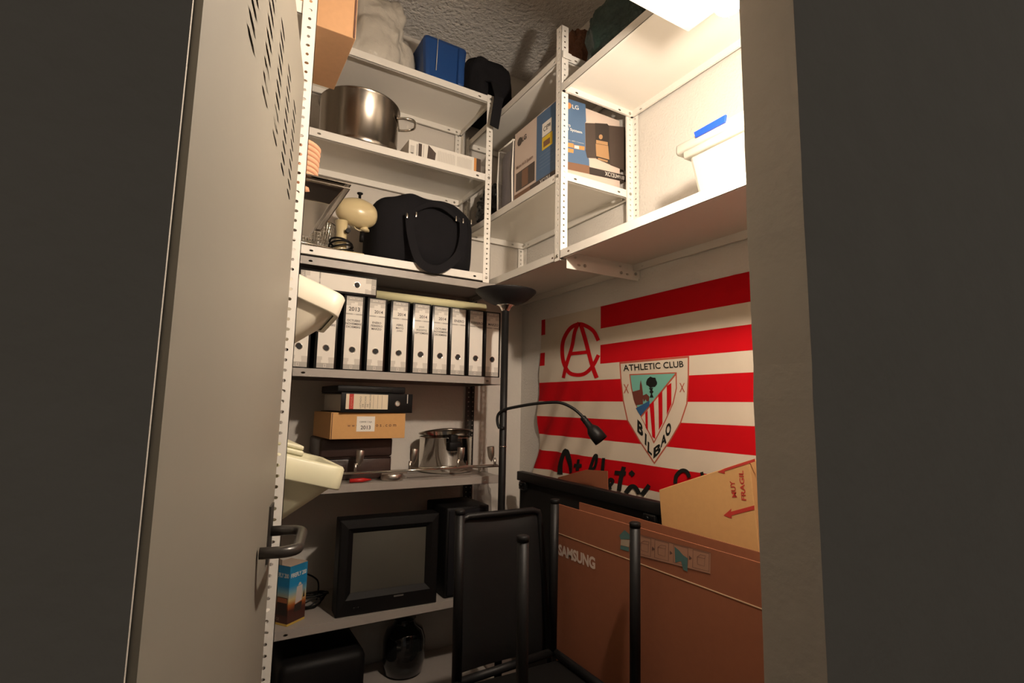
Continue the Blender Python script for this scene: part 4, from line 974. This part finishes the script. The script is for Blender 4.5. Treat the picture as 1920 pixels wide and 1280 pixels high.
# wire strainer basket and ladle
ws = thing('wire_strainer', (.40, 2.28, tz1), 'wire mesh strainer basket on the bottom white shelf under the steel trays', 'strainer')
cx_, cy_ = ony((598, 465), 2.32).x-.01, 2.40; Rr = .088; hh_ = .15
mb = MB()
def bowl(v): return (.055+(Rr-.055)*v**.7, hh_*v)
for k in range(40):
    a = 2*math.pi*k/40; pts = []
    for j in range(6):
        r_, z = bowl(j/5); pts.append((cx_+r_*math.cos(a), cy_+r_*math.sin(a), tz1+.003+z))
    mb.tube(pts, .0009, 4, cap=False)
for j in range(12):
    r_, z = bowl(j/11); mb.tube([(cx_+r_*math.cos(a), cy_+r_*math.sin(a), tz1+.003+z) for a in [2*math.pi*k/32 for k in range(33)]], .0009, 4, cap=False)
o = mb.build('mesh_bowl', chrome, ws); o['kind'] = 'stuff'
mb = MB(); mb.tube([(cx_+Rr*math.cos(a), cy_+Rr*math.sin(a), tz1+.003+hh_) for a in [2*math.pi*k/40 for k in range(41)]], .003, 8, cap=False); mb.build('rim', chrome, ws)
mb = MB(); la, lb_ = ony((560, 474), 2.19), ony((648, 457), 2.24); lb_.z = max(lb_.z, tz1+.008); la.z = tz1+.007
mb.tube([(la.x-.06, la.y, tz1+.006), (la.x, la.y, tz1+.006), (lb_.x, lb_.y, tz1+.009), (lb_.x+.05, lb_.y+.03, tz1+.009)], [.004, .004, .0045, .003], 8)
tag(mb.build('ladle_handle', steel, origin=(la.x, la.y, tz1)), 'long thin metal utensil lying on the front edge of the bottom white shelf', 'utensil')
# duffel bag
Yd = 2.24
dx0, dx1 = ony((694, 470), 2.30).x, WX1-.040; dh = ony((800, 372), 2.33).z-tz1
db = thing('duffel_bag', ((dx0+dx1)/2, 2.38, tz1), 'black fabric duffel bag filling the bottom white shelf', 'bag')
mb = MB(); N = 36; vs = []; prof_ = []
cxm = (dx0+dx1)/2; hwx = (dx1-dx0)/2
for i in range(N+1):
    u_ = -1+2*i/N; e = max(0, 1-abs(u_)**6)**.35; e = max(e, .12)
    top = dh*(1.0-.10*max(0, u_)**2-.16*max(0, -u_)**2.2-.02*math.sin(u_*9+1)); e2 = max(0, 1-abs(u_)**9)**.3
    for k in range(32):
        a = 2*math.pi*k/32; ca, sa = math.cos(a), math.sin(a)
        yy_ = 2.40+.155*e*math.copysign(abs(ca)**.45, ca)*(1+.03*math.sin(u_*13+a*3)-.08*max(0, sa)); zz_ = top/2+top/2*math.copysign(abs(sa)**.5, sa)*(max(e2, .5) if sa > 0 else 1)
        vs.append((cxm+hwx*u_, yy_, tz1+max(0, zz_)))
mb.add(vs, [(i*32+k, i*32+(k+1) % 32, (i+1)*32+(k+1) % 32, (i+1)*32+k) for i in range(N) for k in range(32)]+[tuple(range(32))[::-1], tuple(N*32+k for k in range(32))], 0, True)
mb.build('body', blackmat, db)
def dfp(p, y): return ony(p, y)
mb = MB(); ys = 2.212
loop = [dfp((765, 402), 2.225), dfp((770, 440), ys), dfp((780, 478), ys-.02), dfp((795, 498), ys-.035), dfp((822, 505), ys-.04), dfp((848, 490), ys-.03), dfp((862, 470), ys), dfp((868, 440), ys), dfp((866, 418), 2.225)]
for p_ in loop: p_.y = min(p_.y, 2.215)
lp = smooth2([tuple(p_) for p_ in loop], 5)
band(mb, [(p_, Vector((0, -1, 0)).cross((lp[min(i+1, len(lp)-1)]-lp[max(i-1, 0)]).normalized())) for i, p_ in enumerate(lp)], .019, .002); mb.build('strap', blackmat, db)
mb = MB(); lp = smooth2([tuple(dfp(p_, 2.222)) for p_ in ((765, 402), (800, 385), (830, 388), (866, 418))], 6); band(mb, [(p_, (0, 0, 1)) for p_ in lp], .012, .003); mb.build('strap', blackmat, db)
for p_ in ((763, 404), (780, 402), (855, 410), (868, 414), (883, 416)):
    q = dfp(p_, 2.21); mb = MB(); mb.bbox((q.x-.003, 2.208, q.z-.012), (q.x+.003, 2.214, q.z+.012), .001); mb.build('buckle', chrome, db)

# ------------------------------------------------------------------ things sticking out of the left shelving
# cardboard box on its top shelf
mb = MB(); cbz = lz[4]+.0005
tb = thing('cardboard_box', (.1, 1.6, cbz), 'brown cardboard box jutting out at the top left beside the white post', 'box')
mb.box((-.12, 1.45, cbz), (.306, 1.74, cbz+.36)); mb.build('carton', card, tb, bevel=.0015)
mb = MB(); mb.box((.299, 1.448, cbz+.001), (.3035, 1.4505, cbz+.36)); mb.build('edge_fold', brownprint, tb)
# baking trays with a stack of terracotta saucers
def tray(mb, x0, x1, y0, y1, z, d, ins, lipw):
    """pan: flat bottom, sloping sides, outturned rim"""
    o = [(x0, y0), (x1, y0), (x1, y1), (x0, y1)]; i_ = [(x0+lipw, y0+lipw), (x1-lipw, y0+lipw), (x1-lipw, y1-lipw), (x0+lipw, y1-lipw)]
    b_ = [(x0+lipw+ins, y0+lipw+ins), (x1-lipw-ins, y0+lipw+ins), (x1-lipw-ins, y1-lipw-ins), (x0+lipw+ins, y1-lipw-ins)]
    for off in (0, .0015):
        vs = [(*p, z-off-.003) for p in o]+[(*p, z-off) for p in o]+[(*p, z-off) for p in i_]+[(*p, z-d-off) for p in b_]
        F = []
        for l in range(3):
            for k in range(4): F.append((l*4+k, l*4+(k+1) % 4, l*4+4+(k+1) % 4, l*4+4+k))
        F.append((12, 13, 14, 15)); mb.add(vs, F)
trayz = H+.583
mb = MB(); tray(mb, -.10, .308, 1.412, 1.835, trayz, .042, .03, .014)
tag(mb.build('baking_tray', steel, origin=(.1, 1.6, trayz-.045), bevel=.002), 'steel baking tray overhanging the left shelf above the wire strainer, lower of two', 'tray', 'stacked baking trays')
mb = MB(); tray(mb, -.095, .311, 1.416, 1.83, trayz+.014, .042, .03, .014)
tag(mb.build('baking_tray', steel, origin=(.1, 1.6, trayz-.03), bevel=.002), 'steel baking tray nested in another, upper of two, under the terracotta saucers', 'tray', 'stacked baking trays')
zs = trayz+.014-.0415
for k in range(10):
    r1_ = .066+.0006*k; mb = MB(); z0 = zs+.0142*k
    mb.lathe([(r1_-.012, 0), (r1_-.002, .003), (r1_, .0115), (r1_-.004, .0135), (r1_-.006, .0115), (r1_-.010, .004), (.001, .004)], (.166, 1.49, z0), 40)
    lab_ = 'terracotta saucer, %s of the stack on the steel trays' % ['bottommost', 'second from the bottom', 'third from the bottom', 'fourth from the bottom', 'fifth from the bottom', 'fifth from the top', 'fourth from the top', 'third from the top', 'second from the top', 'topmost'][k]
    tag(mb.build('terracotta_saucer', terracotta, origin=(.166, 1.49, z0)), lab_, 'saucer', 'terracotta saucers stacked on the trays')
# tilted white plastic bins
def bin_(name, label, M, L, D, hgt, skirt, tap, m, lid=None):
    """bin with thick skirt rim; local x to the right, y away, z up, origin at the rim's front right top corner"""
    t = thing(name, tuple(M @ Vector((-L/2, D/2, -hgt))), label, 'bin', 'white plastic bins on the left shelves')
    def rr(x0, x1, y0, y1, z, r, n=6):
        out = []
        for cx, cy, a0 in ((x1-r, y0+r, -90), (x1-r, y1-r, 0), (x0+r, y1-r, 90), (x0+r, y0+r, 180)):
            for k in range(n+1): a = math.radians(a0+90*k/n); out.append((cx+r*math.cos(a), cy+r*math.sin(a), z))
        return out
    def loft(mb, rings, cap0=False, cap1=False):
        n = len(rings[0]); vs = [p for r_ in rings for p in r_]
        F = [(i*n+k, i*n+(k+1) % n, (i+1)*n+(k+1) % n, (i+1)*n+k) for i in range(len(rings)-1) for k in range(n)]
        if cap0: F.append(tuple(range(n))[::-1])
        if cap1: F.append(tuple((len(rings)-1)*n+k for k in range(n)))
        mb.add(vs, F, 0, True, M)
    mb = MB(); g = .006
    loft(mb, [rr(-L+.012, -.012, .012, D-.012, -skirt+.002, .03), rr(-L+.001, -.001, .001, D-.001, -skirt, .035), rr(-L, 0, 0, D, -skirt+.004, .035), rr(-L+.003, -.003, .003, D-.003, -.006, .034), rr(-L+.008, -.008, .008, D-.008, 0, .03), rr(-L+.02, -.02, .02, D-.02, -.004, .028), rr(-L+tap+.02, -tap-.02, tap*.6, D-tap*.6, -hgt+.01, .02)], False, True)
    mb.build('rim', m, t)
    mb = MB(); loft(mb, [rr(-L+.013, -.013, .013, D-.013, -skirt+.01, .03), rr(-L+tap, -tap, tap*.5, D-tap*.5, -hgt+.012, .03), rr(-L+tap+.01, -tap-.01, tap*.5+.01, D-tap*.5-.01, -hgt, .02)], False, True); mb.build('body', m, t)
    if lid:
        mb = MB(); mb.bbox((-L+.02, .03, .001), (-.115, D-.02, .016), .005, 0, M); mb.bbox((-L+.02, .035, .0165), (-.118, D-.025, .028), .004, 0, M); mb.build('lid', m, t)
    return t
yb_ = 1.42
tp = ony((637, 553), yb_)
M1 = T(tp.x+.024, yb_, tp.z-.002) @ Matrix.Rotation(math.radians(21), 4, 'Y') @ Rz(math.radians(-4))
bin_('plastic_bin', 'white plastic bin tilting out over the binders, upper of two', M1, .40, .34, .20, .060, .10, plasticw)
tp = ony((645, 881), yb_)
M2 = T(tp.x+.012, yb_, tp.z+.002) @ Matrix.Rotation(math.radians(15), 4, 'Y')
bin_('plastic_bin', 'yellowed white plastic bin tilting out above the door handle, lower of two', M2, .40, .34, .23, .058, .15, plasticw2, lid=True)

# ------------------------------------------------------------------ things on the right wall shelving
mz = rzm+.0005
gx, gy = 1.212, 1.712
yl = onx((963, 368), gx).y; ht = H+1.302-mz
lg = thing('stereo_carton', (1.38, 1.88, mz), 'printed stereo carton, blue and pale, on the middle right shelf behind the slotted post', 'box')
gx1 = 1.552
mb = MB(); mb.box((gx, gy, mz), (gx1, yl, mz+ht)); mb.build('carton', lgpink, lg, bevel=.0015)
for i, (a0, a1) in enumerate(((gy, gy+.03), (gy+.002, gy+.02))):
    mb = MB(); mb.prism([(gx+.002+.012*i, a0, mz+ht-.002), (gx+.002+.012*i, a0+.012, mz+ht-.002), (gx+.008+.012*i, a0+.018, mz+ht+.02-.006*i), (gx+.008+.012*i, a0, mz+ht+.022-.006*i)], (.006, 0, 0)); mb.build('torn_flap', card, lg)
LL = yl-gy
def sd(a, b, o=.0008): return Vector((gx-o, yl-LL*a, mz+ht*b))       # side face, a runs to the right
def srect(name, a0, a1, b0, b1, m, o=.0008): mb = MB(); mb.add([sd(a0, b0, o), sd(a1, b0, o), sd(a1, b1, o), sd(a0, b1, o)], [(0, 1, 2, 3)]); return mb.build(name, m, lg)
srect('blue_panel', .535, 1.0, .10, .985, lgblue); srect('foot_band', 0.02, 1.0, .005, .10, lgdark); srect('foot_band', .02, .40, .005, .10, lgbrown, .0012)
srect('photo_panel', .05, .50, .135, .40, lgdark); srect('photo_panel', .20, .35, .15, .385, lgbrown, .0012); srect('sticker', .66, .86, .64, .82, paper, .0012); srect('sticker', .66, .88, .46, .63, yellow, .0012)
srect('sticker_print', .69, .83, .49, .57, lgbrown, .0016)
uY = Vector((0, -1, 0)); uZ = Vector((0, 0, 1))
for s_, a, b, h_, m, bo in (('LG', .19, .80, .026, lgdark2, .03), ('Micro Hi-Fi System', .06, .44, .022, lgbrown, .01), ('XC12U', .62, .03, .018, paper, .01), ('CE', .69, .70, .022, ink, .01), ('98', .78, .72, .016, ink, .02)):
    mb = MB(); put_text(mb, s_, sd(a, b, .0018), uY, uZ, width=LL*.40 if s_.startswith('Mi') else None, height=h_, bold=bo); mb.build('print', m, lg)
def disc(mb, c_, u_, v_, r, n=20, m=0): mb.add([c_+u_*(r*math.cos(2*math.pi*k/n))+v_*(r*math.sin(2*math.pi*k/n)) for k in range(n)], [tuple(range(n))], m)
mb = MB(); disc(mb, sd(.13, .835, .0012), uY, uZ, .021); mb.build('logo_disc', lgdark, lg)
for k in range(5):
    mb = MB(); mb.add([sd(.60, .40-.045*k, .0012), sd(.9-.05*(k % 2), .40-.045*k, .0012), sd(.9-.05*(k % 2), .412-.045*k, .0012), sd(.60, .412-.045*k, .0012)], [(0, 1, 2, 3)]); mb.build('print', mat('dim_blue_print', (.12, .18, .28), .6), lg)
# front (doorway-facing) side, drawn from the photograph's own face
pf_ = lambda p, o=.0008: ony(p, gy-o)
Z9 = lambda pts: [(1050+x/7.11, 170+y/7.11) for x, y in pts]
def fpoly(name, pts, m, o=.0008): mb = MB(); poly_px(mb, Z9(pts), lambda p: pf_(p, o)); return mb.build(name, m, lg)
bxr = gx1
fpoly('blue_panel', [(40, 85), (335, 180), (345, 410), (330, 430), (335, 780), (385, 920), (388, 1000), (40, 935)], lgblue)
fpoly('foot_band', [(40, 935), (388, 1000), (390, 1110), (40, 1035)], lgbrown)
fpoly('foot_band', [(388, 1015), (905, 1135), (908, 1225), (390, 1112)], lgdark2)
fpoly('speaker_picture', [(332, 428), (465, 435), (480, 900), (360, 895), (338, 800)], lgdark, .0012)
fpoly('speaker_picture', [(645, 462), (862, 485), (900, 1080), (665, 990)], lgdark, .0012)
fpoly('player_picture', [(463, 430), (625, 440), (648, 465), (665, 985), (480, 905)], lgdark2, .0016)
fpoly('player_panel', [(472, 705), (638, 735), (655, 920), (480, 870)], lgtan, .002)
fpoly('player_panel', [(478, 655), (632, 685), (634, 730), (478, 700)], lgtan, .002)
fpoly('player_panel', [(503, 893), (635, 930), (628, 955), (500, 915)], lgtan, .002)
mb = MB(); c_ = Z9([(540, 615)])[0]; poly_px(mb, [(c_[0]+3.6*math.cos(t), c_[1]+4.6*math.sin(t)) for t in [2*math.pi*k/16 for k in range(16)]], lambda p: pf_(p, .002)); mb.build('player_knob', lgtan, lg)
mb = MB(); c_ = Z9([(112, 200)])[0]; poly_px(mb, [(c_[0]+5.2*math.cos(t), c_[1]+6*math.sin(t)) for t in [2*math.pi*k/16 for k in range(16)]], lambda p: pf_(p, .0014)); mb.build('logo_disc', lgorange, lg)
for pts in ([(95, 690), (178, 705), (176, 760), (95, 745)], [(95, 765), (178, 780), (176, 832), (95, 815)], [(182, 720), (325, 745), (322, 795), (182, 770)]): fpoly('badge', pts, lgorange, .0012)
fpoly('badge', [(190, 728), (250, 738), (250, 778), (190, 766)], paper, .0016)
def ftext(s_, p0, p1, h_, m, bo=.01): mb = MB(); p0, p1 = Z9([p0, p1]); text_px(mb, s_, p0, p1, h_/7.11, lambda p: pf_(p, .0016), 0, bo); mb.build('print', m, lg)
ftext('LG', (163, 238), (248, 258), 55, paper); ftext('ro', (98, 475), (138, 486), 32, paper); ftext('Fi System', (80, 530), (292, 585), 48, paper, .015); ftext('XC12U', (598, 1130), (750, 1165), 55, paper); ftext('MP3 USB', (755, 1165), (860, 1190), 45, papg2); ftext('CD / MP3 / Cassette', (98, 662), (315, 710), 14, papg2)
# zipped blanket bag with white piping, black bin bag behind the left unit
kb_ = thing('blanket_bag', (1.32, 2.17, mz), 'zipped clear bag with a dark blanket and white piping left of the stereo carton', 'bag')
y0, y1 = yl+.006, yl+.15; kz = ht*.93
mb = MB(); mb.bbox((1.215, y0, mz+.004), (1.55, y1, mz+kz*.96), .035, seg=4); mb.build('blanket', navy, kb_)
mb = MB()
for yq in (y0+.0, y1):
    mb.tube([(1.207, yq, mz+.006), (1.203, yq, mz+kz*.5), (1.207, yq, mz+kz), (1.5, yq, mz+kz), (1.56, yq, mz+.006)], .0042, 8)
for zq in (.006, kz): mb.tube([(1.207, y0, mz+zq), (1.207, y1, mz+zq)], .0042, 8)
mb.build('piping', paper, kb_)
mb = MB(); mb.bbox((1.205, y0+.0, mz+.002), (1.56, y1, mz+kz), .012, seg=2); mb.build('clear_cover', bagclear2, kb_)
mb = MB(); mb.blob((1.33, 2.40, mz+.085), (.125, .115, .12), .28, 2.6, 8, 5, sq=.8, floor=mz, fine=.06)
tag(mb.build('plastic_bag', bagblack, origin=(1.33, 2.40, mz)), 'black plastic bag on the middle right shelf in the corner behind the duffel bag', 'bag')
# translucent storage box with blue latch
bz_ = rzb+.0005; fx = 1.285
sc = fx/1.4
byl = 1.196*sc; lidl = 1.25*sc; lz0, lz1 = H+.878*sc, H+.93*sc
stb = thing('storage_box', (1.42, .95, bz_), 'translucent white storage box with a blue latch on the long right shelf', 'storage box')
mb = MB(); vs = [(fx+.018, byl-.03, bz_), (fx+.018, .72, bz_), (1.535, .72, bz_), (1.535, byl-.03, bz_), (fx, byl, lz0), (fx, .68, lz0), (1.56, .68, lz0), (1.56, byl, lz0)]
mb.add(vs, [(0, 3, 2, 1), (0, 1, 5, 4), (1, 2, 6, 5), (2, 3, 7, 6), (3, 0, 4, 7)]); mb.build('tub', clearp, stb, bevel=.012)
mb = MB(); mb.bbox((fx-.012, .672, lz0-.012), (1.57, byl+.012, lz0+.014), .006); mb.build('rim', clearp, stb)
mb = MB(); mb.bbox((fx-.008, .68, lz0+.0145), (1.566, lidl-.002, lz1+.004), .010); mb.build('lid', clearp, stb)
l0, l1, l2, l3 = [onx(p, fx-.014) for p in ((1300, 248), (1360, 214), (1358, 229), (1303, 258))]
mb = MB(); mb.prism([l3, l2, l1, l0], (.008, 0, 0)); mb.build('latch', bluep, stb, bevel=.0015)
# odds and ends near the ceiling
zt1 = rzt1+.0005
mb = MB(); mb.blob((1.46, 1.92, zt1+.15), (.075, .085, .19), .2, 3, 21, 5, sq=.8, floor=zt1, fine=.03)
tag(mb.build('paper_bag', brownfur, origin=(1.46, 1.92, zt1)), 'crumpled reddish brown paper bag on the top right shelf near the ceiling', 'bag')
mb = MB(); mb.blob((1.38, 1.43, rzt2+.12), (.15, .19, .18), .2, 2.5, 31, 5, sq=.7, floor=rzt2+.0005, fine=.04)
tag(mb.build('plastic_bag', greenbag, origin=(1.38, 1.43, rzt2)), 'dark green plastic bag on the top shelf nearest the light bulb', 'bag')
mb = MB(); mb.blob((1.47, 2.20, zt1+.10), (.09, .14, .13), .2, 2.5, 41, 5, sq=.7, floor=zt1)
tag(mb.build('laundry_bag', mat('grey_brown_fabric', (.10, .08, .07), .9, bump=.5, bscale=20, bdist=.02), origin=(1.47, 2.20, zt1)), 'dull brown fabric bag in the dark corner of the top right shelf', 'bag')
